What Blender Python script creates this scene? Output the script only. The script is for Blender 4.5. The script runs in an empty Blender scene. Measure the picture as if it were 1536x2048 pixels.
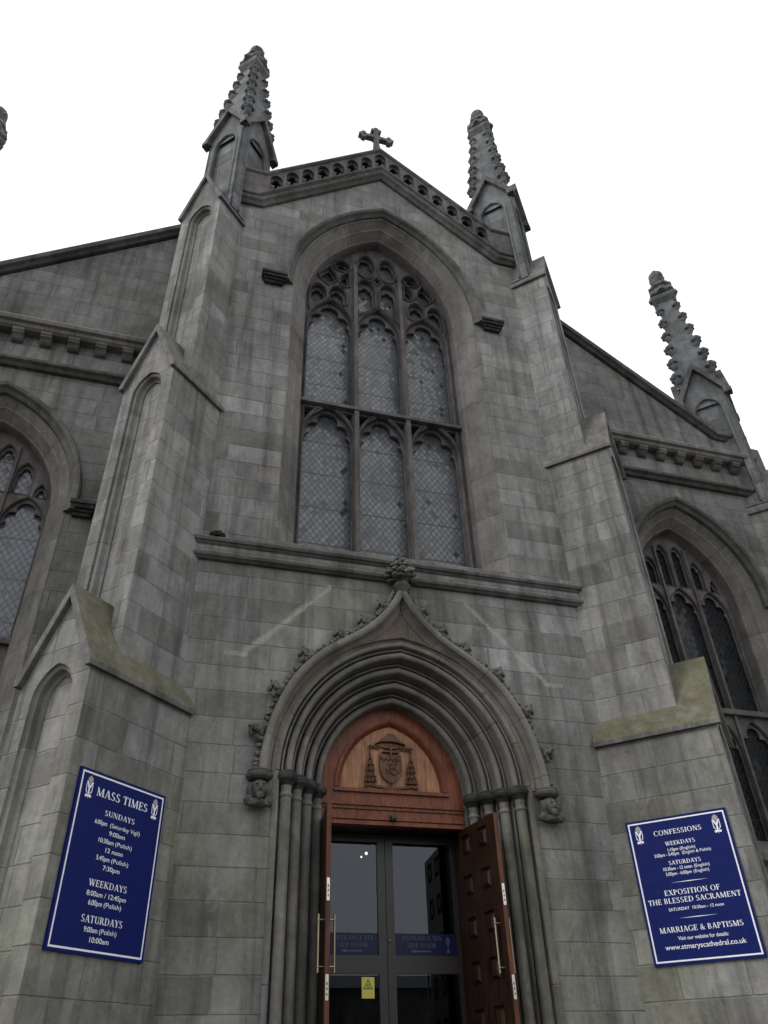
import bpy, bmesh, math, random
from mathutils import Vector, Matrix, noise
from mathutils.geometry import tessellate_polygon
random.seed(7)
S = bpy.context.scene
COL = S.collection
R = math.radians
R2 = math.sqrt(2)

# ---------------------------------------------------------------- camera
cx, yaw, pit, rol, fpx = -3.32516, 0.302417, 0.645341, -0.0353131, 1540.35
fw = Vector((math.sin(yaw)*math.cos(pit), math.cos(yaw)*math.cos(pit), math.sin(pit)))
rt = Vector((math.cos(yaw), -math.sin(yaw), 0)); up = rt.cross(fw)
r2 = math.cos(rol)*rt + math.sin(rol)*up
u2 = -math.sin(rol)*rt + math.cos(rol)*up
cd = bpy.data.cameras.new("camera"); cam = bpy.data.objects.new("camera", cd); COL.objects.link(cam)
cam.matrix_world = Matrix(((r2.x, u2.x, -fw.x, cx), (r2.y, u2.y, -fw.y, -10), (r2.z, u2.z, -fw.z, 0), (0, 0, 0, 1)))
cd.sensor_fit = 'VERTICAL'; cd.sensor_height = 36; cd.lens = fpx*36/2048; cd.clip_end = 2000
S.camera = cam

# ---------------------------------------------------------------- world, sun, exposure
W = bpy.data.worlds.new("World"); S.world = W; W.use_nodes = True
nt = W.node_tree; bg = nt.nodes['Background']
sky = nt.nodes.new('ShaderNodeTexSky'); sky.sky_type = 'NISHITA'; sky.sun_disc = False
SUN = Vector((-.75, -.10, .66)).normalized()
sky.sun_elevation = math.asin(SUN.z); sky.sun_rotation = math.atan2(SUN.x, SUN.y)
sky.air_density = 1.0; sky.dust_density = 6.0; sky.ozone_density = 1.0
hs = nt.nodes.new('ShaderNodeHueSaturation'); hs.inputs['Saturation'].default_value = .10; hs.inputs['Value'].default_value = 1.0
cl = nt.nodes.new('ShaderNodeMix'); cl.data_type = 'RGBA'; cl.inputs[0].default_value = .82      # overcast: cloud deck over the clear sky
cl.inputs[7].default_value = (8.6, 8.75, 8.9, 1)
nt.links.new(sky.outputs[0], hs.inputs['Color']); nt.links.new(hs.outputs[0], cl.inputs[6]); nt.links.new(cl.outputs[2], bg.inputs['Color'])
bg.inputs['Strength'].default_value = 0.15
sl = bpy.data.lights.new("sun", 'SUN'); so = bpy.data.objects.new("sun", sl); COL.objects.link(so)
sl.energy = 1.4; sl.angle = R(22); sl.color = (1, .97, .93)
so.rotation_euler = SUN.to_track_quat('Z', 'Y').to_euler(); so.location = SUN*60
S.view_settings.view_transform = 'Standard'; S.view_settings.look = 'None'
S.view_settings.exposure = 0.14; S.view_settings.gamma = 1.0

# ---------------------------------------------------------------- materials
def mat(name):
    m = bpy.data.materials.new(name); m.use_nodes = True
    t = m.node_tree; b = t.nodes['Principled BSDF']
    return m, t, b

class G:
    """small node-graph helper"""
    def __init__(s, t): s.t = t
    def n(s, typ, **k):
        nd = s.t.nodes.new(typ)
        for a, v in k.items(): setattr(nd, a, v)
        return nd
    def link(s, a, b): s.t.links.new(a, b)
    def setin(s, nd, i, v):
        if hasattr(v, 'is_output') or isinstance(v, bpy.types.NodeSocket): s.link(v, nd.inputs[i])
        else: nd.inputs[i].default_value = v
    def math(s, op, a, b=None, c=None):
        nd = s.n('ShaderNodeMath', operation=op)
        s.setin(nd, 0, a)
        if b is not None: s.setin(nd, 1, b)
        if c is not None: s.setin(nd, 2, c)
        return nd.outputs[0]
    def pos(s): return s.n('ShaderNodeNewGeometry').outputs['Position']
    def scale(s, vec, v3):
        nd = s.n('ShaderNodeVectorMath', operation='MULTIPLY'); s.link(vec, nd.inputs[0]); nd.inputs[1].default_value = v3
        return nd.outputs[0]
    def noise(s, vec, sc, det=4, rough=.55, dist=0):
        nd = s.n('ShaderNodeTexNoise'); s.link(vec, nd.inputs['Vector'])
        nd.inputs['Scale'].default_value = sc; nd.inputs['Detail'].default_value = det
        nd.inputs['Roughness'].default_value = rough; nd.inputs['Distortion'].default_value = dist
        return nd.outputs['Fac']
    def ramp(s, fac, stops, interp='LINEAR'):
        nd = s.n('ShaderNodeValToRGB'); s.link(fac, nd.inputs[0]); cr = nd.color_ramp; cr.interpolation = interp
        while len(cr.elements) < len(stops): cr.elements.new(.5)
        for e, (p, c) in zip(cr.elements, stops):
            e.position = p; e.color = (c, c, c, 1) if not isinstance(c, tuple) else (*c, 1)
        return nd.outputs['Color']
    def mix(s, fac, a, b, typ='MIX'):
        nd = s.n('ShaderNodeMix', data_type='RGBA', blend_type=typ)
        s.setin(nd, 0, fac)
        for i, v in ((6, a), (7, b)):
            if isinstance(v, tuple): nd.inputs[i].default_value = (*v, 1)
            else: s.setin(nd, i, v)
        return nd.outputs[2]

def stone(name, tint=(1, 1, 1), val=1.22, bricks=(.95, .37), moss=0.0, soot=0.0, contrast=.95, scar=False, streak=1.0, mort=.012):
    m, t, b = mat(name); g = G(t)
    P = g.pos()
    uv = g.n('ShaderNodeUVMap').outputs[0]
    n1 = g.noise(P, .45, 6, .6, .4)
    n2 = g.noise(g.scale(P, (4.2, 4.2, .20)), 1.0, 6, .65, .3)
    n3 = g.noise(P, 16, 6, .65)
    n4 = g.noise(P, 2.6, 5, .6, .6)
    if bricks:
        wob = g.n('ShaderNodeVectorMath', operation='MULTIPLY_ADD')
        nzc = g.n('ShaderNodeTexNoise'); g.link(P, nzc.inputs['Vector']); nzc.inputs['Scale'].default_value = 1.7
        g.link(nzc.outputs['Color'], wob.inputs[0]); wob.inputs[1].default_value = (.05, .02, 0); g.link(uv, wob.inputs[2])
        br = g.n('ShaderNodeTexBrick', offset=.43, squash=1.55, squash_frequency=3, offset_frequency=2)
        g.link(wob.outputs[0], br.inputs['Vector'])
        for k, v in (('Scale', 1.0), ('Brick Width', bricks[0]), ('Row Height', bricks[1]), ('Mortar Size', mort), ('Mortar Smooth', .6), ('Bias', 0)):
            br.inputs[k].default_value = v
        br.inputs['Color1'].default_value = (0, 0, 0, 1); br.inputs['Color2'].default_value = (1, 1, 1, 1); br.inputs['Mortar'].default_value = (.5, .5, .5, 1)
        blk, mor = br.outputs['Color'], br.outputs['Fac']
        sh = g.n('ShaderNodeVectorMath', operation='MULTIPLY_ADD'); g.link(blk, sh.inputs[0]); sh.inputs[1].default_value = (23, 31, 17); g.link(P, sh.inputs[2])
        nb = g.noise(g.scale(sh.outputs[0], (1, 1, .6)), 1.9, 6, .65, .5)
        c = contrast
        base = g.ramp(blk, [(0, (.142*(1-.25*c), .138*(1-.25*c), .128*(1-.25*c))), (.16, (.152*(1-.12*c), .146*(1-.12*c), .133*(1-.12*c))),
                            (.3, (.160, .157, .150)), (.48, (.153, .151, .143)), (.62, (.166, .160, .152)), (.78, (.158, .154, .142)), (.9, (.174, .171, .164)), (1, (.160*(1+.22*c), .157*(1+.22*c), .152*(1+.22*c)))])
    else:
        base = g.ramp(n4, [(.3, (.135, .130, .124)), (.7, (.185, .178, .168))])
    f1 = g.ramp(n1, [(.28, .66), (.5, 1.0), (.72, 1.26)])
    base = g.mix(1.0, base, f1, 'MULTIPLY')
    f2 = g.ramp(n2, [(.30, 1-.48*streak), (.5, 1.0), (.72, 1+.22*streak)])
    base = g.mix(1.0, base, f2, 'MULTIPLY')
    f4 = g.ramp(n4, [(.27, .82), (.5, 1.0), (.75, 1.15)])
    base = g.mix(1.0, base, f4, 'MULTIPLY')
    f3 = g.ramp(n3, [(.25, .84), (.75, 1.14)])
    base = g.mix(1.0, base, f3, 'MULTIPLY')
    if bricks: base = g.mix(1.0, base, g.ramp(nb, [(.28, .74), (.5, 1.0), (.74, 1.24)]), 'MULTIPLY')
    if bricks:
        # joints: mostly dark, here and there pale repointing
        pale = g.ramp(n4, [(.52, 0.0), (.64, 1.0)])
        jc = g.mix(pale, (.075, .073, .068), (.19, .185, .172))
        base = g.mix(g.math('MULTIPLY', mor, .34), base, jc)
    # green algae tint, stronger low on the wall and in patches
    sep = g.n('ShaderNodeSeparateXYZ'); g.link(P, sep.inputs[0])
    low = g.n('ShaderNodeMapRange'); g.link(sep.outputs[2], low.inputs[0])
    for i, v in ((1, 12.0), (2, 2.0), (3, .12), (4, .85)): low.inputs[i].default_value = v
    n5 = g.noise(g.scale(P, (1.2, 1.2, .3)), .8, 5, .65, .6)
    alg = g.math('MULTIPLY', low.outputs[0], g.ramp(n5, [(.42, 0.0), (.68, .75)]))
    base = g.mix(alg, base, g.mix(1.0, base, (.86, .90, .62), 'MULTIPLY'))
    # old soot lying in irregular patches and runs
    n9 = g.noise(g.scale(P, (1.5, 1.5, .7)), 1.3, 7, .72, .5)
    base = g.mix(g.ramp(n9, [(.50, 0.0), (.70, .55)]), base, (.055, .053, .050))
    # washed, paler patches
    n10 = g.noise(g.scale(P, (1.1, 1.1, .5)), 2.1, 6, .7, .8)
    base = g.mix(g.ramp(n10, [(.60, 0.0), (.74, .5)]), base, (.255, .250, .240))
    # warm rusty patches
    n6 = g.noise(P, 1.1, 3, .5, .8)
    base = g.mix(g.ramp(n6, [(.62, 0.0), (.74, .55)]), base, g.mix(1.0, base, (1.05, .93, .84), 'MULTIPLY'))
    if moss:
        n7 = g.noise(P, 3.5, 6, .7, .5)
        sn = g.n('ShaderNodeSeparateXYZ'); g.link(g.n('ShaderNodeNewGeometry').outputs['True Normal'], sn.inputs[0])
        upw = g.math('MULTIPLY', g.math('GREATER_THAN', sn.outputs[2], .12), moss)          # moss only grows on faces that look up
        base = g.mix(g.math('MULTIPLY', g.ramp(n7, [(.34, .32), (.58, 1.0)]), upw), base, g.mix(n3, (.100, .094, .036), (.190, .176, .082)))
    if soot:
        n8 = g.noise(P, 4.2, 6, .7, .3)
        base = g.mix(g.math('MULTIPLY', g.ramp(n8, [(.40, .18), (.60, 1.0)]), soot), base, (.030, .029, .026))
    if scar:
        ax = g.math('ABSOLUTE', sep.outputs[0]); z = sep.outputs[2]
        d = g.math('ABSOLUTE', g.math('ADD', g.math('MULTIPLY', g.math('SUBTRACT', ax, 2.35), .713), g.math('MULTIPLY', g.math('SUBTRACT', z, 5.0), .701)))
        d = g.math('ADD', d, g.math('MULTIPLY', g.math('SUBTRACT', n4, .5), .26))
        line = g.math('SUBTRACT', 1.0, g.math('SMOOTH_MIN', g.math('DIVIDE', d, .06), 1.0, .25))
        ok = g.math('MULTIPLY', g.math('MULTIPLY', g.math('GREATER_THAN', ax, 1.1), g.math('LESS_THAN', ax, 2.38)), g.math('MULTIPLY', g.math('GREATER_THAN', z, 4.95), g.math('LESS_THAN', z, 6.3)))
        fl = g.math('MULTIPLY', g.math('MULTIPLY', g.math('LESS_THAN', g.math('ABSOLUTE', g.math('SUBTRACT', z, 4.99)), .035), g.math('GREATER_THAN', ax, 2.30)), g.math('LESS_THAN', ax, 2.62))
        msk = g.math('MINIMUM', g.math('ADD', g.math('MULTIPLY', ok, g.math('MAXIMUM', line, 0.0)), g.math('MULTIPLY', fl, .6)), 1.0)
        base = g.mix(g.math('MULTIPLY', msk, g.ramp(n3, [(.30, .32), (.60, .78)])), base, (.30, .28, .24))
    # worn, paler arrises
    bv = g.n('ShaderNodeBevel', samples=3); bv.inputs['Radius'].default_value = .024
    dt = g.n('ShaderNodeVectorMath', operation='DOT_PRODUCT'); g.link(bv.outputs[0], dt.inputs[0]); g.link(g.n('ShaderNodeNewGeometry').outputs['Normal'], dt.inputs[1])
    ew = g.ramp(g.math('SUBTRACT', 1.0, dt.outputs['Value']), [(.015, 0.0), (.10, 1.0)])
    base = g.mix(g.math('MULTIPLY', ew, g.ramp(n4, [(.35, .05), (.65, .55)])), base, (.27, .262, .245))
    tv = (tint[0]*val*.985, tint[1]*val*.99, tint[2]*val*1.03)
    base = g.mix(1.0, base, tv, 'MULTIPLY')
    g.link(base, b.inputs['Base Color'])
    b.inputs['Roughness'].default_value = .93; b.inputs['Specular IOR Level'].default_value = .25
    h = g.math('ADD', g.math('MULTIPLY', n3, .35), g.math('MULTIPLY', n4, .5))
    if bricks: h = g.math('SUBTRACT', h, g.math('MULTIPLY', mor, .6))
    bp = g.n('ShaderNodeBump'); bp.inputs['Strength'].default_value = .65; bp.inputs['Distance'].default_value = .035
    g.link(bv.outputs[0], bp.inputs['Normal'])
    g.link(h, bp.inputs['Height']); g.link(bp.outputs[0], b.inputs['Normal'])
    return m

M_WALL = stone("wall_ashlar", scar=True)
M_AISLE = stone("aisle_ashlar", contrast=.5, streak=1.2, val=.98)
M_BUTT = stone("buttress_ashlar", bricks=(.82, .40), contrast=.8)
M_PIN = stone("pinnacle_stone", bricks=(.9, .45), val=1.12, tint=(.95, 1, 1.07), soot=.22)
M_MOULD = stone("moulding_stone", bricks=(.62, 3.0), val=1.12, tint=(1.0, .97, .95), contrast=.9, streak=.5)
M_DARK = stone("sooty_stone", bricks=(1.1, 3.0), val=.88, soot=.42)
M_COPE = stone("coping_stone", bricks=None, val=1.05, soot=.34, moss=.10)
M_MOSS = stone("mossy_coping", bricks=None, val=1.0, moss=.72, soot=.40)
M_TRAC = stone("tracery_stone", bricks=None, val=.78, tint=(1.0, .96, .97), soot=.22)
M_BROWN = stone("brown_sandstone", bricks=(.6, 3.0), val=.86, tint=(1.12, .95, .84), contrast=.8, streak=.4, soot=.15)
M_PORT = stone("portal_stone", bricks=(.55, 3.0), val=1.15, tint=(1.0, .97, .94), contrast=.9, streak=.4)
M_CARVE = stone("carved_stone", bricks=None, val=.95, moss=.30, soot=.40)
M_HEAD = stone("weathered_carving", bricks=None, val=.72, soot=.6)
M_BLACKST = stone("blackened_stone", bricks=None, val=.45, soot=.85)
M_COLUMN = stone("column_stone", bricks=None, val=1.12, tint=(1, .99, .96), soot=.12)

def wood(name, c1, c2, rough=.45):
    m, t, b = mat(name); g = G(t); P = g.pos()
    n = g.noise(g.scale(P, (14, 14, 1.2)), 2.0, 6, .6, .6); n2 = g.noise(P, 3, 3)
    c = g.ramp(n, [(.32, tuple(.75*q for q in c1)), (.68, tuple(1.12*q for q in c2))]); c = g.mix(1.0, c, g.ramp(n2, [(.3, .72), (.7, 1.2)]), 'MULTIPLY')
    g.link(c, b.inputs['Base Color']); b.inputs['Roughness'].default_value = rough; b.inputs['Specular IOR Level'].default_value = .28
    bp = g.n('ShaderNodeBump'); bp.inputs['Strength'].default_value = .4; bp.inputs['Distance'].default_value = .01
    g.link(n, bp.inputs['Height']); g.link(bp.outputs[0], b.inputs['Normal'])
    return m
M_WOOD = wood("red_brown_wood", (.128, .036, .018), (.200, .064, .030))
M_WOODL = wood("orange_wood", (.250, .110, .056), (.35, .17, .088))
M_WOODC = wood("carved_wood", (.085, .042, .026), (.15, .072, .042), .6)
M_WOODD = wood("dark_varnished_wood", (.011, .0048, .0024), (.034, .0140, .0062), .45)
M_WOODE = wood("door_edge_wood", (.06, .021, .010), (.115, .042, .018))
def plain(name, c, rough=.5, metal=0.0, var=.12, spec=.5):
    m, t, b = mat(name); g = G(t)
    n = g.noise(g.pos(), 9, 5, .6)
    g.link(g.mix(1.0, c, g.ramp(n, [(.25, 1-var), (.75, 1+var)]), 'MULTIPLY'), b.inputs['Base Color'])
    b.inputs['Roughness'].default_value = rough; b.inputs['Metallic'].default_value = metal; b.inputs['Specular IOR Level'].default_value = spec
    return m
M_BLUE = plain("navy_enamel", (.004, .011, .100), .45, var=.14, spec=.10)
M_WHITE = plain("white_paint", (.78, .80, .85), .5, var=.04)
M_GREYP = plain("grey_print", (.34, .30, .29), .5)
M_PINKP = plain("pink_print", (.55, .30, .30), .5)
M_STEEL = plain("brushed_steel", (.62, .60, .55), .32, 1.0)
M_BRASS = plain("worn_brass", (.34, .28, .20), .4, 1.0)
M_BRONZE = plain("dark_bronze_frame", (.026, .022, .020), .40)
M_BLACK = plain("black_plastic", (.02, .02, .022), .4)
M_YELLOW = plain("yellow_sticker", (.62, .60, .10), .5, var=.05)
M_STRIP = plain("navy_vinyl", (.008, .013, .050), .3, var=.05, spec=.2)
M_STRIPT = plain("grey_vinyl_lettering", (.085, .095, .13), .4, var=.05, spec=.2)
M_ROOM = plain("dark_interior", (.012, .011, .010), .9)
M_GROUND = stone("paving_stone", bricks=(.9, .6), val=.75)
M_SLATE = plain("roof_slate", (.07, .075, .085), .7)
def lamp_mat():
    m, t, b = mat("lit_bulb"); b.inputs['Base Color'].default_value = (1, .8, .5, 1)
    b.inputs['Emission Color'].default_value = (1, .75, .42, 1); b.inputs['Emission Strength'].default_value = 6
    return m
M_LAMP = lamp_mat()
def door_glass():
    m, t, b = mat("door_glass"); g = G(t)
    tr = g.n('ShaderNodeBsdfTransparent'); tr.inputs[0].default_value = (.50, .52, .54, 1)
    gl = g.n('ShaderNodeBsdfGlossy'); gl.inputs['Color'].default_value = (.78, .85, .95, 1); gl.inputs['Roughness'].default_value = .012
    fr = g.n('ShaderNodeFresnel'); fr.inputs[0].default_value = 1.52
    ms = g.n('ShaderNodeMixShader'); g.link(g.math('MINIMUM', g.math('ADD', fr.outputs[0], .02), 1.0), ms.inputs[0]); g.link(tr.outputs[0], ms.inputs[1]); g.link(gl.outputs[0], ms.inputs[2])
    g.link(ms.outputs[0], t.nodes['Material Output'].inputs[0])
    return m
M_DGLASS = door_glass()
def leaded(name, c1, c2, motif, refl, cw=.115, ch=.160, shields=()):
    m, t, b = mat(name); g = G(t)
    sep = g.n('ShaderNodeSeparateXYZ'); g.link(g.pos(), sep.inputs[0]); x, z = sep.outputs[0], sep.outputs[2]
    xs = g.math('DIVIDE', x, cw); zs = g.math('DIVIDE', z, ch)
    a = g.math('ADD', xs, zs); c = g.math('SUBTRACT', xs, zs)
    lead = g.math('MAXIMUM', g.math('LESS_THAN', g.math('PINGPONG', a, .5), .072), g.math('LESS_THAN', g.math('PINGPONG', c, .5), .072))
    bar = g.math('LESS_THAN', g.math('PINGPONG', g.math('DIVIDE', g.math('ADD', z, .22), .78), .5), .016)
    lead = g.math('MAXIMUM', lead, bar)
    cb = g.n('ShaderNodeCombineXYZ'); g.link(g.math('FLOOR', a), cb.inputs[0]); g.link(g.math('FLOOR', c), cb.inputs[1])
    wn = g.n('ShaderNodeTexWhiteNoise', noise_dimensions='2D'); g.link(cb.outputs[0], wn.inputs['Vector'])
    v = wn.outputs['Value']
    col = g.mix(v, c1, c2)
    big = g.noise(g.pos(), .9, 4, .6)
    col = g.mix(1.0, col, g.ramp(big, [(.3, .72), (.7, 1.25)]), 'MULTIPLY')
    mot = g.math('MULTIPLY', g.math('GREATER_THAN', v, .968), g.math('LESS_THAN', g.math('ADD', g.math('PINGPONG', g.math('ADD', a, .5), .5), g.math('PINGPONG', g.math('ADD', c, .5), .5)), .72))
    col = g.mix(g.math('MULTIPLY', mot, .8), col, motif)
    for (sx, sz, rx, rz) in shields:
        e = g.math('ADD', g.math('POWER', g.math('DIVIDE', g.math('SUBTRACT', x, sx), rx), 2.0), g.math('POWER', g.math('DIVIDE', g.math('SUBTRACT', z, sz), rz), 2.0))
        col = g.mix(g.math('MULTIPLY', g.math('LESS_THAN', e, 1.0), .75), col, g.mix(v, (.045, .055, .050), (.075, .085, .080)))
    col = g.mix(lead, col, (.022, .022, .024))
    g.link(col, b.inputs['Base Color']); b.inputs['Specular IOR Level'].default_value = refl
    g.link(g.math('ADD', g.math('MULTIPLY', lead, .35), .18), b.inputs['Roughness'])
    # each quarry sits at a slightly different tilt
    nm = g.n('ShaderNodeNewGeometry').outputs['Normal']
    w2 = g.n('ShaderNodeVectorMath', operation='MULTIPLY_ADD'); g.link(wn.outputs['Color'], w2.inputs[0]); w2.inputs[1].default_value = (.20, .0, .20)
    g.link(nm, w2.inputs[2]); nn = g.n('ShaderNodeVectorMath', operation='NORMALIZE'); g.link(w2.outputs[0], nn.inputs[0])
    g.link(nn.outputs[0], b.inputs['Normal'])
    return m
M_GLASS = leaded("leaded_pale_glass", (.078, .086, .096), (.135, .145, .156), (.02, .02, .022), .45, shields=((0, 12.55, .28, .50), (0, 9.1, .26, .40)))
M_GLASSL = leaded("leaded_bluish_glass", (.045, .053, .072), (.085, .098, .122), (.02, .022, .03), .7)
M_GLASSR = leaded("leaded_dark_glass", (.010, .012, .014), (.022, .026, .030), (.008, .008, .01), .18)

# ---------------------------------------------------------------- mesh helper
class M:
    def __init__(s): s.v = []; s.f = []; s.uv = []; s.sm = []
    def face(s, pts, uv=None, smooth=False):
        i = len(s.v); s.v += [tuple(p) for p in pts]; s.f.append(tuple(range(i, i+len(pts)))); s.uv.append(uv); s.sm.append(smooth)
    def box(s, c, d, T=None):
        x, y, z = c; a, b, h = d[0]/2, d[1]/2, d[2]/2
        p = [Vector((x+i*a, y+j*b, z+k*h)) for i in (-1, 1) for j in (-1, 1) for k in (-1, 1)]
        if T: p = [T(q) for q in p]
        for q in ((0, 1, 3, 2), (4, 6, 7, 5), (0, 4, 5, 1), (2, 3, 7, 6), (0, 2, 6, 4), (1, 5, 7, 3)): s.face([p[i] for i in q])
    def prism(s, poly, T, d0, d1, smooth=False):
        """convex or concave 2D outline extruded along T's third argument"""
        s.plate(poly, [], T, d0, d1)
    def plate(s, outline, holes, T, d0, d1, back=True):
        loops = [list(outline)] + [list(h) for h in holes]
        flat = [p for l in loops for p in l]
        ar = lambda l: abs(sum(l[i-1][0]*l[i][1]-l[i][0]*l[i-1][1] for i in range(len(l))))/2
        want = ar(loops[0])-sum(ar(l) for l in loops[1:]); jr = random.Random(1); best = None
        for tr_ in range(40):      # the tessellator sometimes drops a hole: nudge the points and try again
            e = 0 if tr_ == 0 else 2e-4
            tris = tessellate_polygon([[Vector((p[0]+jr.uniform(-e, e), p[1]+jr.uniform(-e, e), 0)) for p in l] for l in loops])
            got = sum(ar([flat[i] for i in t]) for t in tris); err = abs(got-want)
            if best is None or err < best[0]: best = (err, tris)
            if err < .004*max(want, .01)+1e-5: break
        tris = best[1]
        if best[0] > .01*max(want, .01)+1e-4: print('TESS', len(loops), want, best[0])
        for tr in tris:
            s.face([T(*flat[i], d0) for i in tr])
            if back and d1 != d0: s.face([T(*flat[i], d1) for i in reversed(tr)])
        if d1 != d0:
            for l in loops:
                for i in range(len(l)):
                    a, b = l[i], l[(i+1) % len(l)]
                    s.face([T(*a, d0), T(*b, d0), T(*b, d1), T(*a, d1)])
    def sweep(s, path, prof, T, closed=False, capends=True, smooth=False, closeprof=False, u0=0.0):
        """path: 2D points; prof: (outward offset, depth)"""
        n = len(path); N = []
        for i in range(n):
            if closed: a, b, c = path[i-1], path[i], path[(i+1) % n]
            else: a, b, c = path[max(i-1, 0)], path[i], path[min(i+1, n-1)]
            def nr(p, q):
                dx, dy = q[0]-p[0], q[1]-p[1]; l = math.hypot(dx, dy) or 1
                return Vector((-dy/l, dx/l))
            n1 = nr(a, b) if a != b else nr(b, c); n2_ = nr(b, c) if b != c else n1
            m = (n1+n2_).normalized(); k = max(m.dot(n1), .35); N.append(m/k)
        L = [0.0]
        for i in range(1, n): L.append(L[-1]+math.hypot(path[i][0]-path[i-1][0], path[i][1]-path[i-1][1]))
        pv = [0.0]
        for j in range(1, len(prof)): pv.append(pv[-1]+math.hypot(prof[j][0]-prof[j-1][0], prof[j][1]-prof[j-1][1]))
        P = [[T(path[i][0]+N[i].x*o, path[i][1]+N[i].y*o, d) for (o, d) in prof] for i in range(n)]
        for i in range(n if closed else n-1):
            k = (i+1) % n
            for j in range(len(prof) if closeprof else len(prof)-1):
                jj = (j+1) % len(prof); la = L[k] if k else L[-1]+.2
                va, vb = pv[j], (pv[jj] if jj else pv[-1]+.1)
                s.face([P[i][j], P[k][j], P[k][jj], P[i][jj]], [(u0+L[i], va+.1), (u0+la, va+.1), (u0+la, vb+.1), (u0+L[i], vb+.1)], smooth)
        if closeprof and not closed and capends:
            s.face(list(reversed(P[0]))); s.face(P[-1])
    def lathe(s, prof, c, seg=16, T=None, smooth=True, sx=1, sy=1):
        pts = [[Vector((c[0]+sx*r*math.cos(2*math.pi*k/seg), c[1]+sy*r*math.sin(2*math.pi*k/seg), c[2]+z)) for k in range(seg)] for (r, z) in prof]
        if T: pts = [[T(q) for q in row] for row in pts]
        for a, b in zip(pts, pts[1:]):
            for k in range(seg):
                k2 = (k+1) % seg
                s.face([a[k], a[k2], b[k2], b[k]], None, smooth)
        s.face(list(reversed(pts[0]))); s.face(pts[-1])
    def blob(s, c, r, rot=None, amp=.12, freq=4.0, sub=2, seed=0):
        bm = bmesh.new(); bmesh.ops.create_icosphere(bm, subdivisions=sub, radius=1)
        off = Vector((seed*3.1, seed*1.7, seed*2.3)); r = Vector(r) if not isinstance(r, (int, float)) else Vector((r, r, r))
        vs = []
        for v in bm.verts:
            p = v.co * (1 + amp*noise.noise(v.co*freq*.5+off))
            p = Vector((p.x*r.x, p.y*r.y, p.z*r.z))
            if rot is not None: p = rot @ p
            vs.append(p+Vector(c))
        for f in bm.faces: s.face([vs[v.index] for v in f.verts], None, True)
        bm.free()
    def tube(s, pts, rad, seg=8):
        pts = [Vector(p) for p in pts]; rings = []
        for i, p in enumerate(pts):
            t = (pts[min(i+1, len(pts)-1)]-pts[max(i-1, 0)]).normalized()
            a = t.cross(Vector((0, 0, 1))); a = a.normalized() if a.length > 1e-4 else Vector((1, 0, 0))
            b = t.cross(a); rr = rad[i] if isinstance(rad, (list, tuple)) else rad
            rings.append([p+(a*math.cos(2*math.pi*k/seg)+b*math.sin(2*math.pi*k/seg))*rr for k in range(seg)])
        for a, b in zip(rings, rings[1:]):
            for k in range(seg): s.face([a[k], a[(k+1) % seg], b[(k+1) % seg], b[k]], None, True)
        s.face(rings[0]); s.face(rings[-1])
    def build(s, name, m, parent=None, weld=True, angle=.62):
        me = bpy.data.meshes.new(name); me.from_pydata(s.v, [], s.f)
        ul = me.uv_layers.new(name="UVMap")
        for p, uv, sm in zip(me.polygons, s.uv, s.sm):
            p.use_smooth = sm
            if uv is None:
                nx, ny, nz = p.normal
                if abs(nz) > .92: fn = lambda q: (q.x, q.y)
                else:
                    l = math.hypot(nx, ny) or 1; tx, ty = -ny/l, nx/l
                    if tx < -1e-4 or (abs(tx) <= 1e-4 and ty < 0): tx, ty = -tx, -ty
                    k = 1/max(math.sqrt(max(1-nz*nz, .05)), .25)
                    fn = lambda q, tx=tx, ty=ty, k=k: (q.x*tx+q.y*ty+20, q.z*k+20)
                for li in p.loop_indices: ul.data[li].uv = fn(me.vertices[me.loops[li].vertex_index].co)
            else:
                for li, c in zip(p.loop_indices, uv): ul.data[li].uv = c
        if weld:
            bm = bmesh.new(); bm.from_mesh(me)
            bmesh.ops.remove_doubles(bm, verts=bm.verts, dist=1e-4)
            bmesh.ops.recalc_face_normals(bm, faces=bm.faces)
            bm.to_mesh(me); bm.free()
        if any(s.sm): me.set_sharp_from_angle(angle=angle)
        me.materials.append(m)
        o = bpy.data.objects.new(name, me); COL.objects.link(o)
        if parent: o.parent = parent
        return o

def empty(name, parent=None, loc=(0, 0, 0)):
    o = bpy.data.objects.new(name, None); COL.objects.link(o); o.location = loc; o.empty_display_size = .2
    if parent: o.parent = parent
    return o
def tag(o, label=None, cat=None, group=None, kind=None):
    for k, v in (('label', label), ('category', cat), ('group', group), ('kind', kind)):
        if v: o[k] = v
    return o
FR = lambda y0: (lambda a, b, d: (a, y0+d, b))          # facade plane: (x, z, depth)

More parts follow.
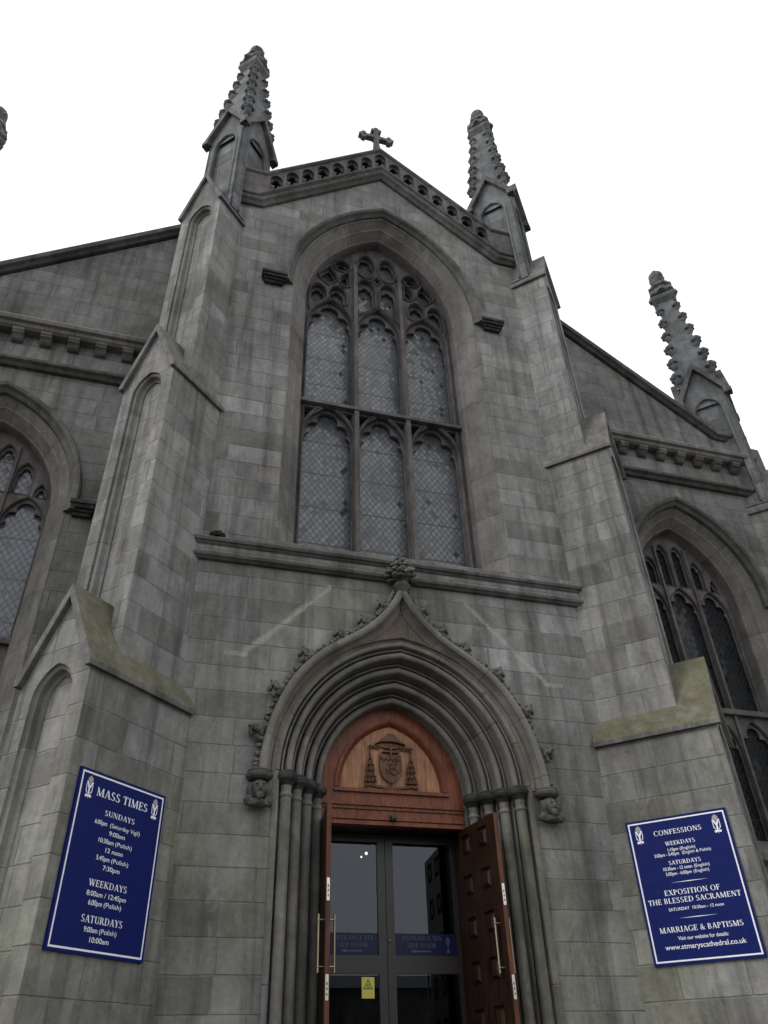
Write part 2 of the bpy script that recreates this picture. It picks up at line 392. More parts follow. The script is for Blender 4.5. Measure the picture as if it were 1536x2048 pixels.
def arch(xc, hw, c, zs, n=18, z0=None):
    """pointed arch from left foot over the apex to right foot; centres at -+c"""
    Rr = hw+c; a1 = math.acos(c/Rr); pts = []
    if z0 is not None: pts.append((xc-hw, z0))
    for i in range(n+1):
        a = a1*i/n; pts.append((xc+c-Rr*math.cos(a), zs+Rr*math.sin(a)))
    for i in range(n-1, -1, -1):
        a = a1*i/n; pts.append((xc-c+Rr*math.cos(a), zs+Rr*math.sin(a)))
    if z0 is not None: pts.append((xc+hw, z0))
    return pts
def arc_pts(cx_, cy_, r, a0, a1, n): return [(cx_+r*math.cos(R(a0+(a1-a0)*i/n)), cy_+r*math.sin(R(a0+(a1-a0)*i/n))) for i in range(n+1)]
def foil(xc, hw, zb, zs, c, lobes=5, dep=.16, per=8):
    """a light with a foiled pointed head, as a closed outline (lobes=1: plain pointed head)"""
    if lobes == 1:
        a_ = arch(xc, hw, c, zs, 10); return [(xc-hw, zb)]+a_+[(xc+hw, zb)]
    H = math.sqrt((hw+c)**2-c*c); k = hw/.45; v = H/.75
    if lobes == 5: cs = [(0, .47, .20), (-.245, .235, .160), (.245, .235, .160), (-.320, -.01, .122), (.320, -.01, .122)]
    else: cs = [(0, .40, .27), (-.20, .08, .25), (.20, .08, .25)]
    P = (0.0, .10 if lobes == 5 else .16); pts = []; n = 64
    for i in range(n+1):
        th = R(202-224*i/n); dx, dz = math.cos(th), math.sin(th); best = .15
        for (x, z, r) in cs:
            ox, oz = P[0]-x, P[1]-z; b_ = ox*dx+oz*dz; q = b_*b_-(ox*ox+oz*oz-r*r)
            if q >= 0: best = max(best, -b_+math.sqrt(q))
        pts.append((xc+(P[0]+best*dx)*k, zs+(P[1]+best*dz)*v))
    zj = min(pts[0][1], pts[-1][1])-.03
    return [(xc-hw, zb), (xc-hw, zj)]+pts+[(xc+hw, zj), (xc+hw, zb)]
def ribs(m, holes, T, y0, y1, w=.035):
    """raised fillets round each opening"""
    for h in holes:
        ar = sum(h[i][0]*h[(i+1) % len(h)][1]-h[(i+1) % len(h)][0]*h[i][1] for i in range(len(h)))
        q = h if ar < 0 else h[::-1]
        m.sweep(q, [(0.0, y1), (0.004, y0+.02), (w*.5, y0), (w, y0+.02), (w, y1)], T, closed=True)
def lobed(xc, zc, rx, rz, lobes=4, dep=.28, rot=45, n=40):
    o = []
    for i in range(n):
        a = 2*math.pi*i/n; w = abs(math.sin((a-R(rot))*lobes/2+math.pi/2)) if True else 1
        k = 1-dep*(1-w)
        o.append((xc+rx*k*math.cos(a), zc+rz*k*math.sin(a)))
    return o

# ---------------------------------------------------------------- ground (below the frame)
g_ = M(); g_.face([(-400, -400, -1.6), (400, -400, -1.6), (400, 400, -1.6), (-400, 400, -1.6)]); tag(g_.build('ground', M_GROUND), kind='structure')
st = M()
for i in range(10): st.box((0, -1.9-(9-i)*.16+.9, -1.6+(i+.5)*.18), (6.6-.05*i, 3.2+(9-i)*.32-.0, .18-.004))
tag(st.build('entrance_steps', M_GROUND), kind='structure')

HB = empty('street_building', None, (0, -48, -1.6)); tag(HB, 'dark two storey stone terrace across the street behind the viewer', 'building')
hb_ = M(); hb_.box((0, -5, 3.7), (70, 10, 7.4)); hb_.build('wall', M_DARK, HB)
hr_ = M(); hr_.plate([(-10.3, 7.4), (.3, 7.4), (-5, 8.7)], [], lambda a, b, d: (d, a, b), -35.2, 35.2); hr_.build('roof', M_SLATE, HB)
hw_ = None
for i in range(16):
    for z in (2.1, 5.2):
        if hw_ is None:
            q_ = M(); q_.box((0, .04, 0), (1.2, .12, 1.9)); hw_ = w_ = q_.build('window', M_BLACK, HB)
        else: w_ = hw_.copy(); COL.objects.link(w_); w_.parent = HB
        w_.location = (-31.5+4.2*i, 0, z)

CATH = empty('cathedral'); tag(CATH, 'grey stone Gothic cathedral front with gabled centre, stepped buttresses and crocketed pinnacles', 'cathedral')

# ---------------------------------------------------------------- front wall
def zb(x): return 15.98+max(0, 2.82-abs(x))*.865
GX = [(3.40, 15.98), (2.82, 15.98), (0, 15.98+2.82*.865), (-2.82, 15.98), (-3.40, 15.98)]
wl = M()
outl = [(-3.95, -1.6), (3.95, -1.6), (3.95, 16.1), (2.82, 16.1), (0, zb(0)+.1), (-2.82, 16.1), (-3.95, 16.1)]
PC, PZ = .266, 3.38
wl.plate(outl, [arch(0, 2.0, 1.42, 13.6, 20, 6.75), arch(0, 1.77, PC, PZ, 20, -.2)], FR(0), 0, .5, back=False)
wl.box((0, 3, 8.5), (.01, .01, .01))
FRONT = wl.build('front_wall', M_WALL, CATH)
sw = M()
for s in (-1, 1): sw.box((s*3.7, 3.55, 7.2), (.5, 6.0, 17.6))
sw.build('side_wall', M_AISLE, CATH)
rf = M()
for s in (-1, 1):
    rf.face([(0, .6, 18.6), (s*4.2, .6, 15.9), (s*4.2, 7, 15.9), (0, 7, 18.6)])
    rf.face([(s*3.4, 1.6, 15.8), (s*10.2, 1.6, 11.2), (s*10.2, 7, 11.2), (s*3.4, 7, 15.8)])
rf.face([(-4.2, 7, -1.6), (4.2, 7, -1.6), (4.2, 7, 15.9), (0, 7, 18.6), (-4.2, 7, 15.9)])
rf.build('roof', M_SLATE, CATH)

# string course under the big window, with the sloping sill
sc = M()
prof = [(-.02, .02), (.0, -.07), (.03, -.10), (.05, -.105), (.05, -.13), (.10, -.145), (.12, -.135), (.18, -.05), (.24, .02)]
sc.sweep([(3.24, 6.71), (-3.24, 6.71)][::-1], [(o, d) for o, d in prof], FR(0), closeprof=True)
sc.sweep([(-3.24, 6.47), (3.24, 6.47)], [(0, .02), (.0, -.05), (.03, -.08), (.04, -.105), (.08, -.115), (.10, -.09), (.12, -.02), (.12, .02)], FR(0), closeprof=True)
sc.build('string_course', M_DARK, CATH)
bd = M(); bd.box((0, -.02, 6.655), (6.44, .09, .13)); bd.build('frieze_band', M_WALL, CATH)

# ---------------------------------------------------------------- gable cornice, pierced parapet and cross
pp = M()
GP = GX[::-1]
pp.sweep(GP, [(-.0, .1), (.0, -.06), (.06, -.10), (.10, -.16), (.16, -.18), (.19, -.16), (.22, -.09), (.28, -.09), (.31, -.15), (.35, -.16), (.39, -.13), (.39, .35), (-.0, .35)], FR(0), closeprof=True)
PARA = pp.build('parapet', M_DARK, CATH)
pa = M()
lo = [(-3.4, 16.34)]+[(x, zb(x)+.36) for x in (-2.82, 0, 2.82)]+[(3.4, 16.34)]
hi = [(3.4, 17.18)]+[(x, zb(x)+1.20) for x in (2.82, 0, -2.82)]+[(-3.4, 17.18)]
holes = []
def para_hole(x, w, k=0):
    f = .0
    b = [(x-w, zb(x-w)+.41), (x+w, zb(x+w)+.41)] if x else [(x-w, zb(w)+.41), (0, zb(0)+.41), (x+w, zb(w)+.41)]
    zt = zb(x)+.89; h = []
    Rr, c = w*1.35, w*.35
    for a in (0, 22, 40, 55): h.append((x-c+Rr*math.cos(R(a)), zt+Rr*math.sin(R(a))))
    tip = zt+Rr*math.sin(math.acos(c/Rr)); h.append((x, tip))
    for a in (55, 40, 22, 0): h.append((x+c-Rr*math.cos(R(a)), zt+Rr*math.sin(R(a))))
    return b+h
for k in range(-7, 8): holes.append(para_hole(.368*k, .146))
pa.plate(lo+hi, holes, FR(0), -.12, -.04, back=True)
pa.build('arcade', M_TRAC, PARA)
pb = M()
holes2 = []
for k in range(-7, 8):
    x = .368*k; z0 = zb(x)
    trefoil = []
    for (ox, oz, r, a0, a1) in ((.062, .83, .070, -120, 60), (0, .94, .070, -10, 190), (-.062, .83, .070, 120, 300)):
        trefoil += [(x+px_, z0+pz_) for px_, pz_ in arc_pts(ox, oz, r, a0, a1, 6)]
    holes2.append([(x-.12, zb(x-.12)+(.43 if k else .54)), (x+.12, zb(x+.12)+(.43 if k else .54))] + trefoil)
pb.plate(lo+hi, holes2, FR(0), -.04, .02, back=True)
pb.plate([(a, b+.0) for a, b in lo+hi], [], FR(0), .40, .46)
pb.build('cusped_screen', M_TRAC, PARA)
cp = M()
cp.sweep([(-3.4, 17.15), (-2.80, 17.15), (0, 17.15+2.80*.875), (2.80, 17.15), (3.4, 17.15)], [(-.0, .42), (-.0, -.11), (.02, -.15), (.06, -.175), (.10, -.165), (.15, -.02), (.15, .42)], FR(0), closeprof=True)
cp.build('parapet_coping', M_DARK, PARA)
cr = M()
TX = lambda a, b, d: (a-.03, .1+d, 20.05+b)
def trefoil_end(cx_, cy_, ang):
    for k in (-80, 0, 80):
        a = R(ang+k); q = (cx_+.085*math.cos(a), cy_+.085*math.sin(a))
        cr.prism(arc_pts(q[0], q[1], .064, 0, 345, 11), TX, -.075+.002*(k+90)/80, .075-.002*(k+90)/80)
cr.plate([(-.18, -.40), (.18, -.40), (.10, .03), (.07, .25), (.058, .575), (.31, .575), (.31, .695), (.058, .695), (.058, .95), (-.058, .95), (-.058, .695), (-.31, .695), (-.31, .575), (-.058, .575), (-.07, .25), (-.10, .03)], [], TX, -.07, .07)
cr.plate(arc_pts(0, .635, .13, 0, 345, 15), [], TX, -.065, .065)
trefoil_end(.34, .635, 0); trefoil_end(-.34, .635, 180); trefoil_end(0, .97, 90)
cr.build('gable_cross', M_PIN, CATH)

# ---------------------------------------------------------------- windows
def big_reveal(xc, hw, c, zs, z0, y, T0=None):
    r = M()
    path = arch(xc, hw, c, zs, 26, z0)
    r.sweep(path, [(.345, .01), (.345, -.003), (.32, -.003), (.30, .035), (.185, .165), (.16, .165), (.14, .20), (.03, .36), (.012, .36), (.0, .40), (0, .95)], FR(y))
    return r
def hood(xc, hw, c, zs, y, drop, name='hood_mould'):
    h = M()
    h.sweep(arch(xc, hw, c, zs, 26, zs-drop), [(.35, .02), (.36, -.05), (.42, -.09), (.455, -.15), (.52, -.165), (.55, -.13), (.56, .02)], FR(y), closeprof=True)
    return h
def label_stop(m, x0, x1, z, y, h=.24):
    for i, (k, dz, p) in enumerate(((1.0, 0, .20), (.93, .07, .17), (.82, .14, .12), (.72, .19, .08))):
        xc, w = (x0+x1)/2, abs(x1-x0)
        hh = (.07, .07, .05, .06)[i]
        m.box((xc, y-p/2+.02, z-dz-hh/2), (w*k, p+.04, hh))

# great window
BW = big_reveal(0, 1.67, 1.42, 13.6, 6.9, 0).build('great_window', M_MOULD, CATH)
hd = hood(0, 1.67, 1.42, 13.6, 0, .12)
HM = hd.build('hood_mould', M_DARK, BW)
for s in (-1, 1):
    ls = M(); label_stop(ls, s*2.16, s*2.68, 13.58, 0); ls.build('label_stop', M_BLACKST, BW)
sl_ = M(); sl_.plate([(-.0, 6.93), (.0, 6.99), (.62, 7.36), (.9, 7.36), (.9, 6.8), (.0, 6.8)], [], lambda a, b, d: (d, a, b), -1.99, 1.99)
sl_.build('window_sill', M_COPE, BW)
def tracery_great():
    front, back = M(), M()
    zs, c, hw = 13.6, 1.42, 1.70
    out = arch(0, hw, c, zs, 20, 7.1)
    inner = []
    holesF, holesB = [], []
    lx = [(-1.08, .455), (0, .445), (1.08, .455)]
    for (x, w) in lx:
        holesF.append(foil(x, w+.03, 7.25, 9.98, .42, 1, 0, 16)); holesB.append(foil(x, w+.005, 7.25, 9.95, .40, 5, .21))
    for (x, w) in lx:
        holesF.append(foil(x, w+.03, 10.80, 13.22, .42, 1, 0, 16)); holesB.append(foil(x, w+.005, 10.80, 13.20, .40, 5, .21))
    for s in (-1, 1):
        # spandrels of the transom
        # small lights of the head
        holesF.append([(s*.065+0, 14.10), (s*.47, 13.72)]+[(s*.47, 14.6)]+[(s*(.268+.2*math.cos(R(a))), 14.7+.30*math.sin(R(a))) for a in range(0, 181, 20)]+[(s*.065, 14.6)])
        holesB.append(foil(s*.268, .165, 13.98, 14.62, .10, 5, .05, 5))
        holesF.append([(s*.26+.215*math.cos(R(a))*(1 if abs(math.cos(R(a))) < .8 else .97), 15.52+.42*math.sin(R(a))) for a in range(0, 360, 15)])
        holesB.append(lobed(s*.26, 15.52, .19, .37, 6, .13, 0))
        # side columns
        holesF.append([(s*(.93+.20*math.cos(R(a))), 14.24+.30*math.sin(R(a))*1.0) for a in range(0, 181, 20)]+[(s*.73, 14.0), (s*.80, 13.93), (s*1.02, 14.03), (s*1.13, 14.10)])
        holesB.append(foil(s*.93, .155, 14.05, 14.26, .08, 5, .05, 5))
        holesF.append([(s*(1.37+.185*math.cos(R(a))), 14.22+.28*math.sin(R(a))) for a in range(0, 181, 20)]+[(s*1.185, 14.08), (s*1.34, 13.9), (s*1.53, 13.62), (s*1.555, 13.7)])
        holesB.append(foil(s*1.37, .145, 13.98, 14.22, .08, 5, .05, 5))
        dg = [(s*1.14, 14.57), (s*1.34, 14.78), (s*1.37, 14.90), (s*1.28, 15.06), (s*1.12, 15.24), (s*1.0, 14.98), (s*.96, 14.80)]
        holesF.append(dg); cxm = s*1.12; holesB.append([(cxm+(x-cxm)*.78, 14.87+(z-14.87)*.78) for x, z in dg])
        holesF.append([(s*(.835+.18*math.cos(R(a))), 15.34+.18*math.sin(R(a))) for a in range(0, 360, 20)])
        holesB.append(lobed(s*.835, 15.34, .16, .16, 4, .38, 0))
        sl3 = [(s*.665, 14.66), (s*.77, 14.60), (s*.88, 14.72), (s*.86, 14.95), (s*.77, 15.08), (s*.67, 15.12)]
        holesF.append(sl3); holesB.append([(s*.77+(x-s*.77)*.7, 14.85+(z-14.85)*.75) for x, z in sl3])
        tr = [(s*.69, 15.62), (s*.86, 15.56), (s*.71, 15.72)]
    dia = [(0, 14.94), (.09, 15.08), (0, 15.20), (-.09, 15.08)]
    holesF.append(dia); holesB.append([(x*.7, 15.08+(z-15.08)*.7) for x, z in dia])
    for (x, w) in lx:       # dark hollows between the lower heads and the transom
        for q in (-1, 1):
            sp = [(x+q*(w+.025), 10.62), (x+q*(w+.025), 10.22), (x+q*(w-.10), 10.47), (x+q*.19, 10.62)]
            holesF.append(sp); holesB.append([(x+q*(w+.0), 10.60), (x+q*(w+.0), 10.30), (x+q*(w-.10), 10.50), (x+q*.24, 10.60)])
    front.plate(out, holesF, FR(0), .60, .68); back.plate(out, holesB, FR(0), .68, .745)
    ribs(front, holesF, FR(0), .545, .60)
    # bolder main mullions and transom
    for s in (-1, 1):
        front.plate([(s*.53-.045, 7.1), (s*.53+.045, 7.1), (s*.53+.045, 15.4), (s*.53-.045, 15.4)], [], FR(0), .50, .585)
    front.box((0, .56, 10.73), (3.3, .16, .075))
    return front, back
f_, b_ = tracery_great()
TR1 = f_.build('tracery', M_TRAC, BW); b_.build('cusping', M_TRAC, BW)
gl = M(); gl.plate(arch(0, 1.72, 1.42, 13.6, 20, 7.0), [], FR(0), .77, .79); gl.build('glass', M_GLASS, BW)

def tracery_aisle(xc):
    front, back = M(), M()
    zs, c, hw = 8.0, .80, 1.17
    out = arch(xc, hw, c, zs, 18, 3.0); hF, hB = [], []
    for x in (-.745, 0, .745):
        w = .33
        for (b0, s0) in ((3.25, 4.88), (5.72, 7.78)):
            hF.append(foil(xc+x, w+.015, b0, s0, .35, 1, 0, 14)); hB.append(foil(xc+x, w-.005, b0, s0, .33, 5, .15))
    for x, zt, w in ((-.19, 9.20, .145), (.19, 9.20, .145), (-.57, 8.84, .145), (.57, 8.84, .145), (.90, 8.40, .10), (-.90, 8.40, .10)):
        zbm = 8.43
        if abs(x) > .8: zbm, zt = 8.40, 8.46
        hF.append(foil(xc+x, w, zbm, zt, .18, 1, 0, 10)); hB.append(foil(xc+x, w-.025, zbm+.02, zt-.02, .16, 3, .07 if w > .12 else .03, 6))
    front.plate(out, hF, FR(1.1), .60, .66); back.plate(out, hB, FR(1.1), .66, .70)
    ribs(front, hF, FR(1.1), .575, .60, .025)
    for x in (-.3725, .3725): front.plate([(xc+x-.025, 3.0), (xc+x+.025, 3.0), (xc+x+.025, 9.4), (xc+x-.025, 9.4)], [], FR(1.1), .55, .595)
    front.box((xc, 1.66, 5.62), (2.3, .11, .10))
    return front, back

# ---------------------------------------------------------------- aisles
def aisle(s):
    AX = 6.83*s
    w = M()
    o = [(s*3.45, -1.6), (s*9.9, -1.6), (s*9.9, 12.45), (s*8.6, 12.5), (s*4.2, 16.05), (s*3.45, 16.05)]
    w.plate(o, [arch(AX, 1.48, .80, 8.0, 18, 2.9)], FR(1.1), 0, .5, back=False)
    wall = w.build('aisle_wall', M_AISLE, CATH)
    e = M(); e.box((s*9.65, 4.2, 5.4), (.5, 5.2, 13.8)); e.build('return_wall', M_AISLE, CATH)
    k = M()
    path = [(s*3.9, 12.52+(8.66-3.9)*.815), (s*8.66, 12.52), (s*9.5, 12.52)]
    if s > 0: k.sweep(path, [(-.02, .3), (-.02, -.06), (.02, -.10), (.05, -.17), (.15, -.18), (.20, .1), (.20, .45), (-.02, .45)], FR(1.1), closeprof=True)
    else: k.sweep(path[::-1], [(-.02, .3), (-.02, -.06), (.02, -.10), (.05, -.17), (.15, -.18), (.20, .1), (.20, .45), (-.02, .45)], FR(1.1), closeprof=True)
    k.build('raking_coping', M_DARK, wall)
    c = M()
    pth = [(s*4.3, 0), (s*9.4, 0)] if s > 0 else [(s*9.4, 0), (s*4.3, 0)]
    c.sweep([(x, 11.66) for x, _ in pth], [(0, .05), (0, -.16), (.04, -.22), (.10, -.24), (.12, -.30), (.20, -.32), (.24, -.30), (.32, .02)], FR(1.1), closeprof=True)
    corn = c.build('cornice', M_MOULD, CATH)
    c2 = M(); c2.sweep([(x, 10.78) for x, _ in pth], [(0, .05), (0, -.08), (.05, -.12), (.08, -.19), (.14, -.20), (.19, .02)], FR(1.1), closeprof=True)
    c2.build('lower_moulding', M_DARK, corn)
    md = M()
    T = lambda a, b, d: (d, a, b)
    md.plate([(1.12, 11.655), (.88, 11.655), (.88, 11.60), (.90, 11.58), (.90, 11.55), (.95, 11.52), (.99, 11.47), (1.03, 11.44), (1.12, 11.43)], [], T, -.10, .10)
    x0 = 4.987 if s < 0 else 5.849
    first = None
    for i in range(-1, 9):
        x = x0+.495*i
        if x > 9.1 or x < 4.5: continue
        if first is None:
            first = md.build('modillion', M_DARK, corn); first.location = (s*x, 0, 0); continue
        q = first.copy(); COL.objects.link(q); q.parent = corn; q.location = (s*x, 0, 0)
    win = M()
    win.sweep(arch(AX, 1.15, .80, 8.0, 22, 3.1), [(.345, .01), (.345, -.003), (.32, -.003), (.30, .035), (.185, .165), (.16, .165), (.14, .20), (.03, .36), (.012, .36), (.0, .40), (0, .95)], FR(1.1))
    WN = win.build('aisle_window', M_MOULD, CATH)
    hood(AX, 1.10, .80, 8.0, 1.1, .25).build('hood_mould', M_DARK, WN)
    for q in (-1, 1):
        ls = M(); label_stop(ls, AX+q*1.55, AX+q*1.95, 7.92, 1.1); ls.build('label_stop', M_BLACKST, WN)
    f, b = tracery_aisle(AX); f.build('tracery', M_TRAC, WN); b.build('cusping', M_TRAC, WN)
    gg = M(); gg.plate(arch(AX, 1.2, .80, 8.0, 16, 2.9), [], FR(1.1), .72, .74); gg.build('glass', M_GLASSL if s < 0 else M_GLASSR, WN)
    si = M(); si.plate([(1.06, 2.75), (.98, 2.80), (.98, 2.92), (1.1, 3.0), (1.9, 3.36), (2.0, 3.3), (2.0, 2.75)], [], T, AX-1.6, AX+1.6); si.build('window_sill', M_COPE, WN)
for s in (-1, 1): aisle(s)

# ---------------------------------------------------------------- diagonal buttresses
def DT(side, ox, oy):
    return lambda sx_, p, z: (side*(ox+(sx_+p)/R2), oy+(-sx_+p)/R2, z)
def buttress(side, ox, oy, dz, stages, zbase=-1.6):
    D = DT(side, ox, oy)
    body = M(); pan = []
    root = None
    zlow = zbase
    for i, (sf, pc, h, ze, zr, mossy, za) in enumerate(stages):
        ze += dz; zr += dz; za += dz
        # wall core: pentagon face with a sunk blind panel
        hw = .58*h
        zl = zlow if i == 0 else stages[i-1][3]+dz-.3
        outline = [(pc-h, zl), (pc+h, zl), (pc+h, ze), (pc, zr-.14), (pc-h, ze)]
        zps = za-hw*1.25
        hole = [(pc-hw, zl+.02)] + [(a, b) for a, b in arch(pc, hw, hw*.30, zps, 10)] + [(pc+hw, zl+.02)]
        T = lambda a, b, d, sf=sf: D(sf-d, a, b)
        body.plate(outline, [hole], T, 0, .22, back=False)
        body.plate(hole, [], T, .16, .16)
        body.plate([(pc-h, zl), (pc+h, zl), (pc+h, ze), (pc, zr-.14), (pc-h, ze)], [], T, .22, 1.8)
        # moulded rim of the panel
        body.sweep(arch(pc, hw-.001, hw*.30, zps, 12, zl+.02), [(.002, .03), (-.05, .05), (-.065, .12), (-.11, .14), (-.115, .165)], T)
    root = body.build('buttress', M_BUTT, CATH)
    for i, (sf, pc, h, ze, zr, mossy, za) in enumerate(stages):
        ze += dz; zr += dz
        gm = M()
        T = lambda a, b, d, sf=sf: D(sf-d, a, b)
        hh = h+.055
        sl = (zr-ze)/hh
        th = .10
        # two sloping slabs forming the gablet, mitred at the ridge
        for q in (-1, 1):
            gm.plate([(pc+q*hh, ze+.0), (pc+q*hh, ze+.075), (pc, zr+.045), (pc, zr+.045-th*1.9), (pc+q*(hh-.08), ze+.0)], [], T, -.075, 1.75)
        gm.build('gablet_coping', M_MOSS if mossy else M_COPE, root)
    return root
ST = [  # front s, centre p, half width, eave z, ridge z, mossy, panel apex z
    (1.06, -.13, .575, 4.02, 5.25, True, 4.20),
    (.60, -.03, .545, 9.55, 10.88, False, 9.72),
    (.205, 0, .525, 15.13, 16.50, False, 15.28)]
for side in (-1, 1): buttress(side, 3.95, 0, 0, ST)
for side in (-1, 1): buttress(side, 9.68, 1.017, -4.885, [ST[1], ST[2]])

# moulding strings on the far corner buttresses are their gablet eaves

# ---------------------------------------------------------------- pinnacles
def crocket_mesh():
    m = M()
    m.blob((.06, 0, -.05), (.13, .075, .10), Matrix.Rotation(-.6, 3, 'Y'), .25, 5, 2, 1); m.blob((.12, 0, .03), (.095, .10, .075), None, .3, 5, 2, 15)
    for i, (x, y, z, r) in enumerate(((.15, 0, .06, .060), (.17, .05, .03, .045), (.17, -.05, .03, .045), (.11, .085, .01, .048), (.11, -.085, .01, .048), (.12, .03, .09, .040), (.12, -.03, .09, .040), (.19, 0, .015, .035))):
        m.blob((x, y, z), (r, r*.9, r*.8), None, .5, 7, 1, i+2)
    return m
def pinnacle(loc, label=None):
    sh = M()
    HS = .535
    for k in range(4):
        a = k*math.pi/2
        ca, sa = math.cos(a), math.sin(a)
        T = lambda u, z, d, ca=ca, sa=sa: (ca*u+sa*(HS-d), sa*u-ca*(HS-d), z)
        o = [(-HS, -3.45), (HS, -3.45), (HS, 0), (0, 1.12), (-HS, 0)]
        hl = arch(0, .31, .12, -.42, 10, -3.4)
        sh.plate(o, [hl], T, 0, .08, back=False); sh.plate(hl, [], T, .08, .08)
        sh.sweep(arch(0, .31, .12, -.42, 10, -3.4), [(.055, -.0), (.05, -.03), (.015, -.035), (.0, .0)], T)
    P0 = sh.build('pinnacle', M_PIN, CATH); P0.location = loc; P0.rotation_euler = (0, 0, R(45))
    gb = M()
    for k in range(4):
        a = k*math.pi/2; ca, sa = math.cos(a), math.sin(a)
        T = lambda u, z, d, ca=ca, sa=sa: (ca*u+sa*(HS-d), sa*u-ca*(HS-d), z)
        for q in (-1, 1):
            gb.plate([(q*.68, -.07), (q*.68, .05), (0, 1.30), (0, 1.06), (q*.60, -.07)], [], T, -.125-.002*(q+1), .05-.001*(q+1))
            c0_, c1_, c2_ = T(q*HS, 0, .0), T(0, 1.14, .0), Vector((0, 0, 1.14)); gb.face([c0_, c1_, c2_])
    g0 = gb.build('gablet_coping', M_DARK, P0)
    sp = M()
    a0, a1 = .52, .20
    lv = [(.50, -.2), (.165, 4.48)]
    def ring(a, z): return [(a, a, z), (-a, a, z), (-a, -a, z), (a, -a, z)]
    r0, r1 = ring(a0, -.2), ring(a1, 4.48)
    for k in range(4): sp.face([r0[k], r0[(k+1) % 4], r1[(k+1) % 4], r1[k]])
    sp.build('spire', M_PIN, P0)
    fi = M()
    pr = [(.17, 4.36), (.26, 4.50), (.265, 4.62), (.20, 4.66)]
    for (q0, z0), (q1, z1) in zip(pr, pr[1:]):
        A, B = ring(q0, z0), ring(q1, z1)
        for k in range(4): fi.face([A[k], A[(k+1) % 4], B[(k+1) % 4], B[k]])
    fi.lathe([(.20, 4.62), (.30, 4.72), (.31, 4.86), (.24, 4.96), (.23, 5.02), (.28, 5.10), (.25, 5.22), (.16, 5.30), (.11, 5.40), (.16, 5.50), (.18, 5.64), (.17, 5.80), (.09, 5.94), (.05, 6.02), (.02, 6.05)], (0, 0, 0), 14)
    for k in range(8):
        a = k*math.pi/4
        fi.blob((.27*math.cos(a), .27*math.sin(a), 4.80), (.10, .10, .12), None, .3, 5, 1, k)
        fi.blob((.22*math.cos(a+.4), .22*math.sin(a+.4), 5.12), (.09, .09, .10), None, .3, 5, 1, k+9)
    for k in range(5):
        a = k*math.pi/2.5
        fi.blob((.12*math.cos(a), .12*math.sin(a), 5.64), (.085, .085, .13), None, .3, 5, 1, k+20)
    fi.v = [(x*1.22, y*1.22, z) for x, y, z in fi.v]
    fi.build('finial', M_PIN, P0)
    cm = None
    for zc in (1.10, 1.68, 2.26, 2.84, 3.42, 3.98):
        az = .52-(.52-.20)*(zc+.2)/4.68
        for k in range(4):
            if cm is None:
                c = crocket_mesh().build('crocket', M_PIN, P0); cm = c
            else:
                c = cm.copy(); COL.objects.link(c); c.parent = P0
            a = R(45+90*k); c.location = ((az*R2-.135)*math.cos(a), (az*R2-.135)*math.sin(a), zc); c.rotation_euler = (0, 0, a)
            f = 1.55-.10*zc; c.scale = (f, f, f*1.2)
    return P0
P_first = pinnacle((3.483, .455, 18.80))
def copy_tree(o, parent):
    c = o.copy(); COL.objects.link(c); c.parent = parent
    for ch in o.children: copy_tree(ch, c)
    return c
for lc in ((-3.483, .455, 18.80), (9.214, 1.472, 13.915), (-9.40, 1.472, 13.915)):
    p_ = copy_tree(P_first, CATH); p_.location = lc

# ---------------------------------------------------------------- portal
IY = .65
def order_prof():
    pts = [(0, IY+.22)]
    for k in range(4):
        n, y = .168*k, IY-.1625*k
        pts += [(n, y), (n, y-.04)]
        pts += arc_pts(n+.042, y-.082, .045, 165, 345, 8)
        pts += [(n+.088, y-.055), (n+.092, y+.03), (n+.108, y+.03), (n+.112, y-.075), (n+.118, y-.098), (n+.136, y-.105), (n+.146, y-.095), (n+.149, y-.04), (n+.160, y-.04), (n+.168, y-.118)]
    pts += [(.672, IY-.65), (.70, -.012), (.75, -.012)]
    return pts
am = M()
am.sweep(arch(0, 1.08, PC, PZ, 26), order_prof(), FR(0))
# jambs behind the shafts
for s in (-1, 1):
    pr = [(0, IY+.22)]
    for k in range(4):
        n, y = .168*k, IY-.1625*k
        pr += [(n, y), (n+.02, y+.0), (n+.09, y+.06), (n+.15, y+.02), (n+.165, y-.13)]
    pr += [(.672, 0), (.70, -.012), (.75, -.012)]
    q = [(s*(1.08+o), d) for o, d in pr]
    for (a, b) in zip(q, q[1:]): am.face([(a[0], a[1], -.2), (b[0], b[1], -.2), (b[0], b[1], PZ), (a[0], a[1], PZ)])
PORT = am.build('portal', M_PORT, CATH)
# plain spandrel band between archivolt and ogee
OG = [(2.00, 3.34), (1.97, 3.68), (1.885, 4.05), (1.74, 4.42), (1.56, 4.72), (1.36, 4.95), (1.14, 5.14), (.90, 5.30), (.68, 5.44), (.48, 5.60), (.30, 5.79), (.15, 6.00), (.05, 6.18), (.0, 6.30)]
def smooth_path(p, n=2):
    for _ in range(n):
        q = [p[0]]
        for a, b in zip(p, p[1:]): q += [(a[0]*.75+b[0]*.25, a[1]*.75+b[1]*.25), (a[0]*.25+b[0]*.75, a[1]*.25+b[1]*.75)]
        q.append(p[-1]); p = q
    return p
right = smooth_path(OG)
ogp = [(-x, z) for x, z in right][:-1]+right[::-1]
og = M()
og.sweep(ogp, [(-.17, .02), (-.16, -.02), (-.12, -.035), (-.085, -.06), (-.06, -.11), (-.055, -.165), (-.02, -.19), (.03, -.19), (.05, -.16), (.06, .02)], FR(0), closeprof=True)
OGEE = og.build('ogee_hood', M_PORT, CATH)
og2 = M()
og2.plate(ogp + arch(0, 1.865, PC, PZ, 22, 3.36)[::-1], [], FR(0), -.007, -.007)
